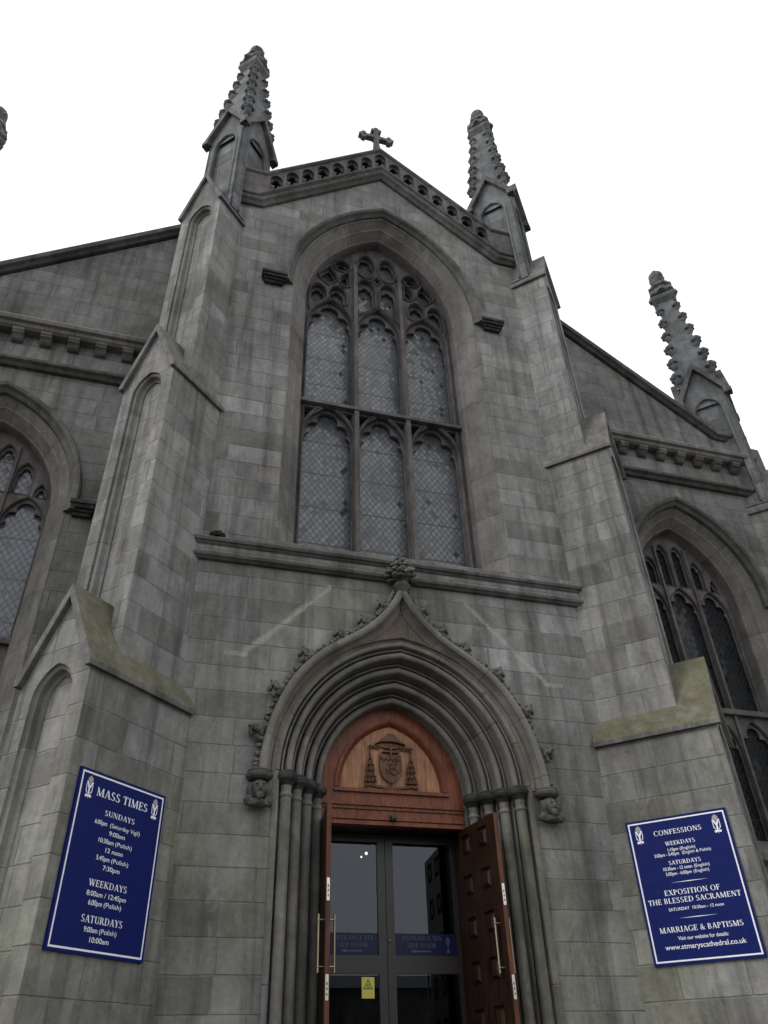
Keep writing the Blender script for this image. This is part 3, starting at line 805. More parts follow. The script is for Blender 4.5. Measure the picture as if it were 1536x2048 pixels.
og2.sweep(arch(0, 1.08, PC, PZ, 26, 3.36), [(.725, -.006), (.735, -.018), (.765, -.018), (.775, -.05), (.79, -.055), (.80, -.03), (.80, .0)], FR(0))
og2.build('ogee_spandrel', M_BROWN, OGEE)
# leaf crockets along the ogee
def leaf_cluster():
    m = M(); r_ = random.Random(11)
    m.blob((0, 0, .03), (.085, .06, .06), None, .3, 6, 2, 1)
    for i in range(15):
        a = r_.uniform(0, math.pi); q = r_.uniform(.05, .115); r = r_.uniform(.022, .040)
        m.blob((q*math.cos(a)*1.05, r_.uniform(-.075, .01), .03+q*math.sin(a)*1.15), (r*1.2, r, r*.75), Matrix.Rotation(r_.uniform(-1, 1), 3, 'Y'), .5, 8, 2, i+3)
    m.blob((0, -.03, .165), (.028, .028, .03), None, .3, 6, 1, 30)
    return m
cpos = [(2.075, 3.90, 82), (1.84, 4.50, 55), (1.44, 5.03, 40), (.93, 5.38, 30), (.57, 5.66, 40), (.28, 5.99, 56)]
c0 = None
for s in (-1, 1):
    for (x, z, a) in cpos:
        if c0 is None: c = c0 = leaf_cluster().build('leaf_crocket', M_CARVE, OGEE)
        else: c = c0.copy(); COL.objects.link(c); c.parent = OGEE
        ang = -s*R(a)
        c.location = (s*(x-.065*math.sin(R(a))), -.09, z-.065*math.cos(R(a))); c.rotation_euler = (0, -ang, 0)
        c.scale = (s*1.15, 1.15, 1.15)
# stem of small leaves between the crockets
rnd = random.Random(3)
for s in (-1, 1):
    lf = M()
    for i in range(0, len(right)-3):
        x, z = right[i]; xn, zn = right[i+1]
        l = math.hypot(xn-x, zn-z) or 1; nx, nz = (z-zn)/l*-1, (x-xn)/l*-1
        nx, nz = (zn-z)/l, -(xn-x)/l
        for q in range(1):
            lf.blob((s*(x+nx*.085), -.08+rnd.uniform(-.04, .03), z+nz*.085), (.055, .05, .04), None, .5, 7, 1, i)
    lf.build('leaf_trail', M_CARVE, OGEE)

fn = M()
fn.lathe([(.05, 6.22), (.10, 6.30), (.13, 6.34), (.10, 6.38), (.08, 6.42), (.12, 6.48), (.15, 6.54)], (0, -.12, 0), 14)
rq = random.Random(21)
fn.blob((0, -.12, 6.66), (.13, .13, .22), None, .2, 4, 2, 33)
for (zt, rr, n, r) in ((6.47, .155, 10, .050), (6.53, .185, 12, .055), (6.61, .165, 11, .048), (6.69, .145, 10, .050), (6.76, .105, 8, .042), (6.83, .070, 6, .038), (6.89, .030, 4, .030)):
    for i in range(n):
        a = 2*math.pi*i/n+rq.uniform(-.25, .25); q = rr*rq.uniform(.85, 1.1)
        fn.blob((q*math.cos(a), -.12+q*math.sin(a), zt+rq.uniform(-.02, .02)), (r*rq.uniform(.8, 1.15), r*rq.uniform(.7, 1.0), r*rq.uniform(.55, .8)), Matrix.Rotation(rq.uniform(-.6, .6), 3, 'Y'), .5, 8, 2, i+int(zt*100))
fn.v = [(x*1.22, -.12+(y+.12)*1.22, z) for x, y, z in fn.v]
fn.build('finial', M_CARVE, OGEE)
# carved heads carrying the hood
def carved_head(s):
    m = M()
    m.lathe([(.13, .0), (.17, .03), (.18, .07), (.15, .09), (.16, .11), (.12, .13)], (s*2.02, -.06, 3.22), 16)
    c = Vector((s*2.02, -.10, 3.09))
    m.blob(c, (.115, .125, .135), None, .10, 3, 3, 2)                       # skull
    m.blob(c+Vector((0, -.10, -.02)), (.085, .05, .095), None, .08, 3, 2, 3)   # face
    m.blob(c+Vector((0, -.155, -.015)), (.020, .03, .035), None, .05, 3, 2, 4) # nose
    for q in (-1, 1):
        m.blob(c+Vector((q*.040, -.138, .020)), (.018, .012, .012), None, .0, 3, 1, 5)   # eyes
        m.blob(c+Vector((q*.042, -.142, .042)), (.030, .014, .010), None, .1, 3, 1, 6)   # brows
        m.blob(c+Vector((q*.045, -.125, -.03)), (.026, .02, .024), None, .1, 3, 1, 7)    # cheeks
        m.blob(c+Vector((q*.115, -.03, -.03)), (.045, .07, .12), None, .35, 5, 2, 8)     # hair
        m.blob(c+Vector((q*.12, -.02, -.14)), (.07, .07, .07), None, .35, 5, 2, 9)
    m.blob(c+Vector((0, -.135, -.062)), (.030, .014, .008), None, .0, 3, 1, 10)          # mouth
    m.blob(c+Vector((0, -.12, -.10)), (.05, .045, .05), None, .3, 6, 2, 11)              # beard
    m.blob(c+Vector((0, -.02, -.17)), (.15, .10, .055), None, .25, 4, 2, 12)
    return m.build('carved_head', M_HEAD, OGEE)
for s in (-1, 1): carved_head(s)
# shafts
SH = M()
SH.lathe([(.135, -.25), (.135, .33), (.12, .36), (.10, .37), (.118, .41), (.118, .44), (.09, .47), (.105, .52), (.105, .55), (.075, .60), (.072, .64), (.072, 3.06), (.086, 3.075), (.086, 3.10), (.070, 3.115), (.070, 3.17), (.084, 3.22), (.105, 3.27)], (0, 0, 0), 18)
first = None; capf = None
for s in (-1, 1):
    for k in range(4):
        if first is None:
            first = SH.build('column', M_COLUMN, PORT, angle=.5); c = first
        else: c = first.copy(); COL.objects.link(c); c.parent = PORT
        c.location = (s*(1.145+.168*k), IY-.105-.1625*k, 0)
cpm = M()
cpm.lathe([(.080, 3.205), (.10, 3.25), (.115, 3.262), (.14, 3.285), (.15, 3.33), (.13, 3.345), (.135, 3.365), (.105, 3.395)], (0, 0, 0), 20)
for s in (-1, 1):
    for k in range(4):
        if capf is None: capf = cpm.build('capital', M_BLACKST, PORT, angle=.5); c = capf
        else: c = capf.copy(); COL.objects.link(c); c.parent = PORT
        c.location = (s*(1.145+.168*k), IY-.105-.1625*k, 0)

# ---------------------------------------------------------------- wooden tympanum, doors
WY = .75
tp = M()
inner = arch(0, .79, .22, 3.47, 18)
tp.plate([(-1.12, 2.96), (1.12, 2.96)] + arch(0, 1.12, PC, 3.36, 20)[::-1], [inner], FR(WY), 0, .10)
TY = tp.build('tympanum', M_WOOD, CATH)
tm = M()
tm.sweep(inner, [(.06, .0), (.055, -.025), (.02, -.035), (0, -.02), (-.02, .01), (-.035, .045)], FR(WY), closeprof=True)
tm.box((0, WY-.015, 3.43), (1.72, .05, .045))
tm.box((0, WY-.02, 3.235), (2.14, .06, .03)); tm.box((0, WY-.008, 3.20), (2.14, .03, .05))
tm.box((0, WY-.012, 3.06), (2.14, .035, .05)); tm.box((0, WY-.02, 2.985), (2.14, .05, .05))
tm.build('moulding', M_WOOD, TY)
ip = M(); ip.plate(inner, [], FR(WY), .05, .07); ip.build('inset_panel', M_WOODL, TY)
ca = M(); TC = lambda a, b, d: (a, WY+.045-d, b)
# hat
ca.plate([(-.31, 4.05), (-.20, 4.115), (-.13, 4.15), (-.08, 4.20), (0, 4.215), (.08, 4.20), (.13, 4.15), (.20, 4.115), (.31, 4.05), (.16, 4.085), (0, 4.095), (-.16, 4.085)], [], TC, 0, .07)
ca.plate([(-.31, 4.045), (-.15, 4.065), (0, 4.07), (.15, 4.065), (.31, 4.045), (.2, 4.015), (0, 4.0), (-.2, 4.015)], [], TC, 0, .025)
# double-barred cross
ca.box((0, WY+.01, 3.95), (.03, .05, .22)); ca.box((0, WY+.012, 3.965), (.26, .04, .028)); ca.box((0, WY+.012, 3.905), (.34, .04, .028))
# shield with wavy chief
shd = [(-.215, 3.865), (.215, 3.865), (.225, 3.72)] + [(.225*math.cos(R(a)), 3.68-.20*math.sin(R(a))**1.0-.03*math.sin(R(a))**3) for a in range(0, 181, 15)] + [(-.225, 3.72)]
ca.plate(shd, [], TC, 0, .035)
for i in range(9): ca.blob((-.18+.045*i, WY+.005, 3.80-.018*(i % 2)), (.026, .02, .026), None, .3, 5, 1, i)
rn = random.Random(5)
for i in range(12): ca.blob((-.085+.15*rn.random(), WY+.005, 3.56+.18*rn.random()), (.035, .018, .028), None, .4, 6, 1, i+10)
for i in range(7): ca.blob((.085+.07*math.sin(i*1.1), WY+.005, 3.58+.025*i), (.024, .018, .024), None, .3, 6, 1, i+30)
ca.box((-.022, WY+.02, 3.40), (.016, .03, .09)); ca.box((.022, WY+.02, 3.40), (.016, .03, .09))
for s in (-1, 1):
    ca.tube([(s*.20, WY+.02, 3.97), (s*.27, WY+.0, 3.99), (s*.34, WY+.02, 3.96), (s*.41, WY-.005, 4.0), (s*.45, WY+.02, 3.97), (s*.40, WY+.01, 3.945), (s*.34, WY+.02, 3.985), (s*.28, WY+.02, 3.945), (s*.21, WY+.02, 3.96)], .011, 6)
    ca.tube([(s*.42, WY+.02, 3.95), (s*.415, WY+.015, 3.85)], .012, 6)
    for r_ in range(5):
        n = r_+1 if r_ < 3 else r_
        for j in range(n):
            x = s*.41+(j-(n-1)/2)*.062; z = 3.83-.082*r_
            ca.blob((x, WY+.01, z+.02), (.022, .022, .018), None, .1, 4, 1, j)
            ca.lathe([(.014, .0), (.03, -.055), (.032, -.065)], (x, WY+.012, z+.012), 7)
ca.v = [(x*.76, y, z+(.12 if z < 4.0 else .08)) for x, y, z in ca.v]
ca.sweep([(-.38, 3.515), (-.32, 3.53), (-.19, 3.505), (0, 3.488), (.19, 3.505), (.32, 3.53), (.38, 3.515)], [(-.012, 0), (-.012, -.03), (.022, -.03), (.022, 0)], lambda a, b, d: (a, WY+.04+d, b), closeprof=True)
for s in (-1, 1): ca.tube([(s*.35, WY+.01, 3.50), (s*.39, WY+.0, 3.525), (s*.40, WY+.01, 3.50), (s*.37, WY+.0, 3.485)], .016, 6)
ca.build('coat_of_arms', M_WOODC, TY)
# door linings
ln = M()
for s in (-1, 1):
    ln.box((s*1.10, 1.06, 1.45), (.09, .55, 3.06))
ln.box((0, 1.11, 3.02), (2.2, .5, .10))
ln.build('door_lining', M_WOODD, CATH)

def door_leaf(s):
    m = M()
    x0 = s*.985; th = .058
    SW = lambda a: s*(.78-a)*.118
    # leaf in the (y, z) plane; face seen inwards is at x = s*1.10
    T = lambda a, b, d: (x0+SW(a)+s*d, a, b)
    TB = lambda q: Vector((q.x+SW(q.y), q.y, q.z))
    holes = []
    for col in ((.50, .755), (.02, .275)):
        for r_ in range(6):
            z1 = 2.85-.515*r_; holes.append([(col[0], z1-.27), (col[1], z1-.27), (col[1], z1), (col[0], z1)])
    holes = [h for h in holes if h[0][1] > -.12]
    m.plate([(-.20, -.12), (.80, -.12), (.80, 2.945), (-.20, 2.945)], holes, T, 0, .030, back=False)
    m.box((x0+s*.045, .30, 1.4125), (.03, 1.0, 3.065), TB)
    for h in holes:
        a0, a1, b0, b1 = h[0][0], h[1][0], h[0][1], h[2][1]
        am_, bm_ = (a0+a1)/2, (b0+b1)/2
        k = .028
        A = [T(a0+k, b0+k, .030), T(a1-k, b0+k, .030), T(a1-k, b1-k, .030), T(a0+k, b1-k, .030)]
        B = [T(a0+.07, b0+.07, -.004), T(a1-.07, b0+.07, -.004), T(a1-.07, b1-.07, -.004), T(a0+.07, b1-.07, -.004)]
        for i in range(4): m.face([A[i], A[(i+1) % 4], B[(i+1) % 4], B[i]])
        m.face(B)
    D = m.build('door', M_WOODD, CATH)
    ed = M(); ed.box((x0+s*.03, -.206, 1.4125), (.056, .012, 3.06), TB); ed.build('door_edge', M_WOODE, D)
    for dx in (-.065, .125):
        hm = M(); x = x0+s*dx+SW(-.09); xw = x0+s*(0 if dx < 0 else .06)+SW(-.09)
        hm.tube([(x, -.09, 1.10), (x, -.09, 1.70)], .014, 10)
        for z in (1.16, 1.64):
            hm.tube([(xw, -.09, z), (x, -.09, z)], .010, 8); hm.blob((x, -.09, z), .02, None, 0, 1, 1)
        hm.build('handle', M_BRASS, D)
    for z in (1.95, .95):
        lm = M(); lm.plate([(-.014, -.125), (.014, -.125), (.018, -.115), (.018, .115), (.014, .125), (-.014, .125), (-.018, .115), (-.018, -.115)], [[(-.007, .02), (.007, .02), (.007, .05), (-.007, .05)], [(-.007, -.03), (.007, -.03), (.007, 0), (-.007, 0)], [(-.007, -.08), (.007, -.08), (.007, -.055), (-.007, -.055)]],
                            lambda a, b, d, z=z: (x0+SW(-.21)+s*.03+a, -.216+d, z+b), 0, .003)
        lm.build('lock_plate', M_STEEL, D)
    return D
for s in (-1, 1): door_leaf(s)

# glazed inner doors
GY = 1.20
for s in (-1, 1):
    fm = M()
    T = lambda a, b, d, s=s: (.0+s*a, GY+d, b)
    fm.plate([(.004, -.1), (1.09, -.1), (1.09, 2.96), (.004, 2.96)], [[(.115, -.02), (1.0, -.02), (1.0, 1.235), (.115, 1.235)], [(.115, 1.445), (1.0, 1.445), (1.0, 2.86), (.115, 2.86)]], T, 0, .06)
    GD = fm.build('glass_door', M_BRONZE, CATH)
    pn = M(); pn.plate([(.115, -.02), (1.0, -.02), (1.0, 1.235), (.115, 1.235)], [], T, .03, .03); pn.plate([(.115, 1.445), (1.0, 1.445), (1.0, 2.86), (.115, 2.86)], [], T, .03, .03)
    pn.build('pane', M_DGLASS, GD, weld=False)
    if s > 0:
        kn = M(); kn.blob((.035, GY-.015, 1.615), (.014, .02, .014), None, 0, 1, 2); kn.build('door_knob', M_STEEL, GD)
# dark lobby behind the glass
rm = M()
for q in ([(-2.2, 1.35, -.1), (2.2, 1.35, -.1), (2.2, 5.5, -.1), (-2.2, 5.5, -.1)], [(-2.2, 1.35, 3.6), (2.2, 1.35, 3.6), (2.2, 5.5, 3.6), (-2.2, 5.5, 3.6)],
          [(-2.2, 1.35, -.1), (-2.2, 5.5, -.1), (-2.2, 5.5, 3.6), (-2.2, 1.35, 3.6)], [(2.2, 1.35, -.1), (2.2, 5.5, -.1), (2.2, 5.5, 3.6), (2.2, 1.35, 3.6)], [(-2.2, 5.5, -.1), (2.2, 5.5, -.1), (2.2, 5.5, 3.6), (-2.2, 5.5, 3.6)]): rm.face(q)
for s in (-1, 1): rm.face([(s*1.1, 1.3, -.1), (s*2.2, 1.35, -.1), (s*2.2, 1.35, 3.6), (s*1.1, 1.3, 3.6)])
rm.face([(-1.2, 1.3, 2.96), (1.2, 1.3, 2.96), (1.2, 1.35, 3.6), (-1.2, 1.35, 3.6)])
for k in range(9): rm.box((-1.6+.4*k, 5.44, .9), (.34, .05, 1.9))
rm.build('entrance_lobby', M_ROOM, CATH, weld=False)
for i, (x, y, z, r_) in enumerate(((.218, 3.0, 3.139, .020), (.135, 3.0, 3.082, .012))):
    L0 = empty('ceiling_lamp', None, (x, y, 3.6))
    tag(L0, ('larger lit bulb of the pair behind left glass door pane', 'smaller lit bulb of the pair behind left glass door pane')[i], 'lamp', 'lamps in the entrance lobby')
    bu = M(); bu.blob((0, 0, z-3.6), (r_, r_, r_*1.15), None, 0, 1, 2); bu.build('bulb', M_LAMP, L0)
    rd = M(); rd.tube([(0, 0, 0), (0, 0, z-3.6+r_)], .006, 6); rd.build('flex', M_BLACK, L0)
# small sensor above the doors
sc0 = empty('security_camera', None, (-.01, WY-.03, 3.05))
tag(sc0, 'small black camera fixed to red wood lintel above the open doors', 'camera')
hb = M(); hb.box((0, 0, .02), (.085, .06, .075)); hb.box((0, -.045, .0), (.07, .09, .06)); hb.build('housing', M_BLACK, sc0)
le = M(); le.lathe([(.026, 0), (.026, .02), (.018, .026)], (0, 0, 0), 12, T=lambda q: Vector((.008+q.x, -.09-q.z, .0+q.y))); le.build('lens', M_BLACK, sc0)

# ---------------------------------------------------------------- lettering
TH, TN = .150, .062
def gbar(x0, y0, x1, y1, w):
    dx, dy = x1-x0, y1-y0; l = math.hypot(dx, dy)
    if abs(dx) > abs(dy)*1.5: h = w/2; return [(x0, y0-h), (x1, y1-h), (x1, y1+h), (x0, y0+h)]
    h = w/2*l/max(abs(dy), .3) if abs(dy) > .3 else w/2
    return [(x0-h, y0), (x0+h, y0), (x1+h, y1), (x1-h, y1)]
def garc(cx_, cy_, rx, ry, a0, a1, n=14, t=TH, tn=TN):
    o, i = [], []
    for k in range(n+1):
        a = R(a0+(a1-a0)*k/n); w = tn+(t-tn)*math.cos(a)**2
        o.append((cx_+rx*math.cos(a), cy_+ry*math.sin(a))); i.append((cx_+(rx-w)*math.cos(a), cy_+(ry-tn-(w-tn)*.25)*math.sin(a)))
    return [[o[k], o[k+1], i[k+1], i[k]] for k in range(n)]
def ser(x, y, w=.27): return [(x-w/2, y), (x+w/2, y), (x+w/2, y+.045), (x-w/2, y+.045)]
V = lambda x, t=TH: gbar(x, 0, x, 1, t)
def sers(*xs): return [ser(x, 0) for x in xs]+[ser(x, .955) for x in xs]
GLY = {
 'A': ([gbar(.10, 0, .36, 1, TN), gbar(.64, 0, .38, 1, TH), gbar(.2, .33, .52, .33, TN), ser(.10, 0, .24), ser(.64, 0, .26)], .74),
 'B': ([V(.16)]+garc(.30, .74, .24, .26, -90, 90, 8)+garc(.30, .265, .30, .265, -90, 90, 8)+[gbar(.16, .03, .32, .03, TN), gbar(.16, .97, .32, .97, TN), gbar(.16, .51, .32, .51, TN)], .66),
 'C': (garc(.42, .5, .38, .52, 48, 312, 20)+[gbar(.70, .74, .70, .96, TN), gbar(.70, .04, .70, .22, TN)], .76),
 'D': ([V(.16), ser(.16, 0), ser(.16, .955)]+garc(.34, .5, .42, .5, -90, 90, 14)+[gbar(.16, .03, .36, .03, TN), gbar(.16, .97, .36, .97, TN)], .82),
 'E': ([V(.16), gbar(.05, .03, .56, .03, TN), gbar(.05, .97, .54, .97, TN), gbar(.16, .52, .42, .52, TN), gbar(.54, 0, .54, .24, TN), gbar(.52, .78, .52, 1, TN), gbar(.42, .42, .42, .62, TN)], .62),
 'F': ([V(.16), ser(.16, 0), gbar(.05, .97, .54, .97, TN), gbar(.16, .52, .42, .52, TN), gbar(.52, .78, .52, 1, TN), gbar(.42, .42, .42, .62, TN)], .58),
 'G': (garc(.42, .5, .38, .52, 48, 320, 20)+[gbar(.70, .74, .70, .96, TN), gbar(.70, .04, .70, .42, TH*.9), ser(.70, .40, .26)], .82),
 'H': ([V(.16), V(.66), gbar(.16, .51, .66, .51, TN)]+sers(.16, .66), .82),
 'I': ([V(.17)]+sers(.17), .34),
 'K': ([V(.16), gbar(.22, .46, .60, 1, TN), gbar(.64, 0, .32, .58, TH)]+sers(.16)+[ser(.60, .955, .24), ser(.65, 0, .24)], .76),
 'L': ([V(.16), ser(.16, 0), ser(.16, .955), gbar(.16, .03, .56, .03, TN), gbar(.55, 0, .55, .26, TN)], .60),
 'M': ([gbar(.13, 0, .16, 1, TN), gbar(.16, 1, .46, .02, TH), gbar(.78, 1, .48, .02, TN), gbar(.82, 0, .80, 1, TH), ser(.13, 0, .22), ser(.83, 0, .27), ser(.11, .955, .16), ser(.84, .955, .16)], .98),
 'N': ([gbar(.14, 0, .14, 1, TN), gbar(.16, 1, .66, .0, TH), gbar(.68, 0, .68, 1, TN), ser(.14, 0, .22), ser(.68, .955, .22), ser(.10, .955, .16)], .82),
 'O': (garc(.43, .5, .39, .52, 0, 360, 26), .86),
 'P': ([V(.16)]+sers(.16)+garc(.30, .72, .27, .28, -90, 90, 10)+[gbar(.16, .97, .32, .97, TN), gbar(.16, .47, .32, .47, TN)], .62),
 'R': ([V(.16)]+sers(.16)+garc(.30, .73, .26, .27, -90, 90, 10)+[gbar(.16, .97, .32, .97, TN), gbar(.16, .49, .34, .49, TN), gbar(.66, 0, .36, .5, TH), ser(.67, 0, .2)], .74),
 'S': (garc(.29, .745, .23, .265, 40, 250, 14)+garc(.29, .255, .25, .265, 70, -140, 14)+[gbar(.44, .80, .44, .97, TN), gbar(.09, .03, .09, .2, TN), gbar(.19, .60, .40, .40, TH*.8)], .58),
 'T': ([V(.33), ser(.33, 0), gbar(.04, .97, .62, .97, TN), gbar(.06, .76, .06, 1, TN), gbar(.60, .76, .60, 1, TN)], .66),
 'U': ([gbar(.16, .3, .16, 1, TH), gbar(.62, .3, .62, 1, TN), ser(.16, .955), ser(.62, .955, .22)]+garc(.39, .34, .30, .36, 180, 360, 14), .76),
 'V': ([gbar(.12, 1, .38, 0, TH), gbar(.62, 1, .40, 0, TN), ser(.11, .955), ser(.62, .955, .22)], .72),
 'W': ([gbar(.12, 1, .34, 0, TH), gbar(.52, 1, .36, 0, TN), gbar(.52, 1, .74, 0, TH), gbar(.94, 1, .76, 0, TN), ser(.11, .955), ser(.52, .955, .24), ser(.94, .955, .22)], 1.04),
 'X': ([gbar(.14, 1, .60, 0, TH), gbar(.58, 1, .14, 0, TN), ser(.14, .955), ser(.58, .955, .22), ser(.62, 0), ser(.13, 0, .22)], .72),
 'Y': ([gbar(.10, 1, .36, .48, TH), gbar(.62, 1, .37, .48, TN), gbar(.36, 0, .36, .5, TH), ser(.10, .955), ser(.62, .955, .22), ser(.36, 0)], .70),
 '&': (garc(.32, .76, .18, .25, 0, 360, 14, .10)+garc(.30, .26, .26, .28, 60, 330, 14)+[gbar(.66, 0, .22, .62, TH*.9), gbar(.62, .46, .52, .14, TN), ser(.64, .44, .22)], .78),
 ' ': ([], .28)}
def glyph_text(m, txt, u, v, cap, width, T, cnt):
    """serif capitals, centred at (u, v), cap height and total width in metres"""
    adv = sum(GLY[c][1]+.05 for c in txt); k = width/adv; x = -adv/2
    for ch in txt:
        for poly in GLY[ch][0]:
            cnt[0] += 1; d = .0016+(cnt[0] % 7)*.0002
            m.face([T(u+(x+p[0])*k, v+(p[1]-.5)*cap, d) for p in poly])
        x += GLY[ch][1]+.05
def font_text(m, txt, u, v, h, width, T, bold=.0):
    cu = bpy.data.curves.new('t', 'FONT'); cu.body = txt; cu.size = 1; cu.align_x = 'CENTER'; cu.offset = bold
    ob = bpy.data.objects.new('t', cu); COL.objects.link(ob)
    dg = bpy.context.evaluated_depsgraph_get(); me = bpy.data.meshes.new_from_object(ob.evaluated_get(dg))
    xs = [q.co.x for q in me.vertices]; x0, x1 = min(xs), max(xs); k = width/(x1-x0)
    for p in me.polygons:
        m.face([T(u+(me.vertices[i].co.x-(x0+x1)/2)*k, v+(me.vertices[i].co.y-.33)*h/.70, .002) for i in p.vertices])
    bpy.data.objects.remove(ob); bpy.data.meshes.remove(me); bpy.data.curves.remove(cu)

def emblem(root, u, v, k, T):
    a = M(); P = lambda pts, d: a.face([T(u+x*k, v+y*k, d) for x, y in pts])
    # white Y-shaped band, the two sides of the shield and the scroll under it
    P([(-.40, .46), (-.22, .50), (.0, .12), (-.03, -.10), (-.10, -.08)], .0016); P([(.40, .46), (.22, .50), (.0, .12), (.03, -.10), (.10, -.08)], .0018)
    P([(-.09, .02), (.09, .02), (.09, -.50), (0, -.58), (-.09, -.50)], .0020)
    P([(-.38, .32), (-.31, .22), (-.28, -.30), (-.12, -.50), (-.14, -.56), (-.36, -.34)], .0016); P([(.38, .32), (.31, .22), (.28, -.30), (.12, -.50), (.14, -.56), (.36, -.34)], .0016)
    P([(-.36, -.62), (-.14, -.58), (.14, -.58), (.36, -.62), (.30, -.84), (.10, -.78), (-.10, -.78), (-.30, -.86)], .0016)
    a.build('emblem', M_WHITE, root, weld=False)
    b = M(); P2 = lambda pts, d: b.face([T(u+x*k, v+y*k, d) for x, y in pts])
    P2([(0, 1.0), (.26, .78), (.30, .58), (.17, .50), (0, .24), (-.17, .50), (-.30, .58), (-.26, .78)], .0022)
    b.build('emblem_mitre', M_GREYP, root, weld=False)
    e = M(); e.face([T(u+x*k, v+y*k, .0022) for x, y in [(-.10, -.78), (.10, -.76), (.04, -.86), (.02, -.98), (-.03, -.86)]]); e.build('emblem_ribbon', M_PINKP, root, weld=False)

def notice_board(side, rows, label):
    D = DT(side, 3.95, 0); ztop, zbot = 2.905, 1.165
    sa, sb = (.915, -.405) if side < 0 else (-.47, .870)
    wid, hei = 1.32, ztop-zbot
    PF = -.735
    # local u from left edge, v from bottom, d out of the board
    T = lambda u, v, d: D(sa+(sb-sa)*u/wid, PF-d, zbot+v)
    root = empty('notice_board', None, T(wid/2, 0, 0)); loc = Vector(root.location)
    TT = lambda u, v, d: Vector(T(u, v, d))-loc
    p = M(); p.plate([(0, 0), (wid, 0), (wid, hei), (0, hei)], [], TT, -.034, 0); p.build('panel', M_BLUE, root)
    bo = M(); q = .030; t = .018
    bo.plate([(q, q), (wid-q, q), (wid-q, hei-q), (q, hei-q)], [[(q+t, q+t), (wid-q-t, q+t), (wid-q-t, hei-q-t), (q+t, hei-q-t)]], TT, .0015, .0015)
    bo.build('border', M_WHITE, root, weld=False)
    tx = M(); cnt = [0]
    for r_ in rows:
        kind, txt, v, w, h = r_[:5]
        if kind == 'G': glyph_text(tx, txt, wid/2, hei*(1-v), h, w*wid, TT, cnt)
        elif kind == 'F': font_text(tx, txt, wid/2, hei*(1-v), h, w*wid, TT, .006)
        elif kind == 'M':
            b_, l_ = txt
            # bold time followed by a lighter language note
            tot = w*wid; f = len(b_)/(len(b_)+len(l_)+.6)
            font_text(tx, b_, wid/2-tot/2+tot*f*.5, hei*(1-v), h, tot*f*.95, TT, .008)
            font_text(tx, l_, wid/2+tot/2-tot*(1-f)*.48, hei*(1-v), h*.95, tot*(1-f)*.88, TT, .0)
        else: tx.face([TT(wid/2+a*w*wid/2, hei*(1-v)+b*.004, .0016) for a, b in ((-1, 0), (0, -1.2), (1, 0), (0, 1.2))])
    tx.build('lettering', M_WHITE, root, weld=False)
    for u in (.118, .882): emblem(root, u*wid, hei*(1-.110), .125, TT)
    tag(root, label, 'sign', 'notice boards on the buttresses')
    return root
notice_board(-1, [('G', 'MASS TIMES', .117, .60, .088), ('G', 'SUNDAYS', .226, .345, .056), ('M', ('6:00pm', '(Saturday Vigil)'), .288, .53, .046), ('F', '9:00am', .336, .178, .046), ('M', ('10:30am', '(Polish)'), .386, .385, .046),
                  ('F', '12 noon', .435, .192, .046), ('M', ('5:45pm', '(Polish)'), .485, .365, .046), ('F', '7:30pm', .535, .182, .046), ('G', 'WEEKDAYS', .626, .415, .064), ('F', '8:00am / 12:45pm', .683, .42, .048), ('M', ('6:00pm', '(Polish)'), .731, .36, .048),
                  ('G', 'SATURDAYS', .817, .437, .066), ('M', ('9:00am', '(Polish)'), .871, .35, .048), ('F', '10:00am', .920, .198, .048)],
             'blue notice board headed MASS TIMES on the buttress left of the doors')
notice_board(1, [('G', 'CONFESSIONS', .113, .475, .062), ('G', 'WEEKDAYS', .196, .295, .050), ('M', ('1:10pm', '(English)'), .2415, .275, .040), ('M', ('5:00pm - 5:45pm', '(English & Polish)'), .273, .565, .040), ('G', 'SATURDAYS', .334, .312, .050),
                 ('M', ('10:30am - 12 noon', '(English)'), .374, .455, .040), ('M', ('5:00pm - 6:00pm', '(English)'), .410, .425, .040), ('L', '', .470, .36, 0), ('G', 'EXPOSITION OF', .536, .525, .062), ('G', 'THE BLESSED SACRAMENT', .590, .868, .062),
                 ('F', 'SATURDAY  10:30am - 12 noon', .649, .51, .036), ('L', '', .709, .36, 0), ('G', 'MARRIAGE & BAPTISMS', .7785, .768, .062), ('F', 'Visit our website for details:', .837, .455, .042), ('F', 'www.stmaryscathedral.co.uk', .8895, .73, .056)],
             'blue notice board headed CONFESSIONS on the buttress right of the doors')

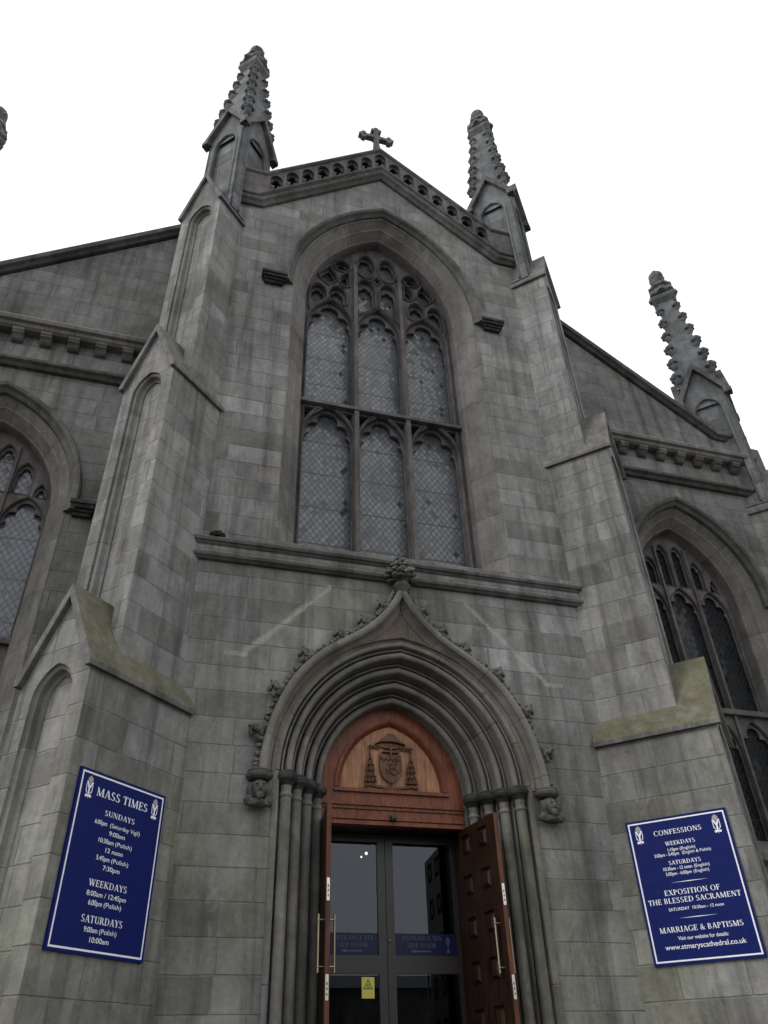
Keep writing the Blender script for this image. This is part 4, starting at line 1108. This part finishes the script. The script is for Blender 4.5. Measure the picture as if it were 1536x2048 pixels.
# vinyl direction strips on the inner glass doors
for s in (-1, 1):
    x0, x1 = (-.995, -.12) if s < 0 else (.12, .995)
    root = empty('door_notice', None, ((x0+x1)/2, GY+.02, 1.45))
    tag(root, ('faded blue ENTRANCE VIA SIDE DOOR strip on the left glass door', 'faded blue ENTRANCE VIA SIDE DOOR strip on the right glass door')[s > 0], 'sign', 'direction strips on the glass doors')
    xm = (x0+x1)/2
    T = lambda a, b, d: (a-xm, .006-d, b-1.45)
    p = M(); p.plate([(x0, 1.448), (x1, 1.448), (x1, 1.71), (x0, 1.71)], [], T, -.002, 0); p.build('strip', M_STRIP, root)
    t = M(); cnt = [0]
    xc_ = .505*s if s > 0 else -.46
    glyph_text(t, 'ENTRANCE VIA', xc_, 1.655, .055, .56, T, cnt); glyph_text(t, 'SIDE DOOR', xc_-.01, 1.570, .055, .42, T, cnt)
    a0 = xc_-.13
    t.face([T(a0-.05, 1.500, .0016), T(a0+.03, 1.478, .0016), T(a0+.03, 1.522, .0016)]); t.face([T(a0+.03, 1.492, .0016), T(a0+.25, 1.492, .0016), T(a0+.25, 1.508, .0016), T(a0+.03, 1.508, .0016)])
    t.build('lettering', M_STRIPT, root, weld=False)
    if s > 0:
        e = M()
        for pts in ([(-.035, .06), (-.02, .065), (0, .03), (.02, .065), (.035, .06), (.006, .0), (.006, -.05), (-.006, -.05), (-.006, 0)], [(-.03, -.06), (.03, -.06), (.02, -.09), (-.02, -.09)], [(0, .10), (.022, .08), (0, .05), (-.022, .08)]):
            e.face([T(.872+x, 1.575+z, .0016) for x, z in pts])
        e.build('emblem', M_STRIPT, root, weld=False)
# yellow warning sticker
ws = empty('warning_sign', None, (-.265, GY+.02, .965)); tag(ws, 'yellow warning sticker with black triangle on the left glass door', 'sign')
T = lambda a, b, d: (a, .004-d, b)
p = M(); p.plate([(-.085, 0), (.085, 0), (.085, .235), (-.085, .235)], [], T, -.002, 0); p.build('sticker', M_YELLOW, ws)
p = M(); p.plate([(-.065, .10), (.065, .10), (0, .215)], [[(-.047, .110), (.047, .110), (0, .194)]], T, .0015, .0015)
p.face([T(-.02, .120, .0016), T(.02, .118, .0016), T(.024, .126, .0016), T(-.012, .132, .0016)]); p.face([T(-.012, .132, .0016), T(.004, .148, .0016), T(-.002, .162, .0016), T(-.022, .142, .0016)])
p.face([T(.0, .150, .0016), T(.018, .132, .0016), T(.022, .136, .0016), T(.006, .158, .0016)])
p.build('pictogram', M_BLACK, ws, weld=False)
# pigeon-dark lump of moss on the string course
tf = M(); tf.blob((-2.93, -.10, 6.885), (.10, .07, .055), None, .5, 5, 3, 3); tf.blob((-2.84, -.12, 6.87), (.05, .05, .045), None, .5, 5, 2, 8)
tag(tf.build('moss_clump', plain("dark_moss", (.012, .012, .008), .95, var=.4)), 'small dark moss clump on left end of the string course', 'moss')
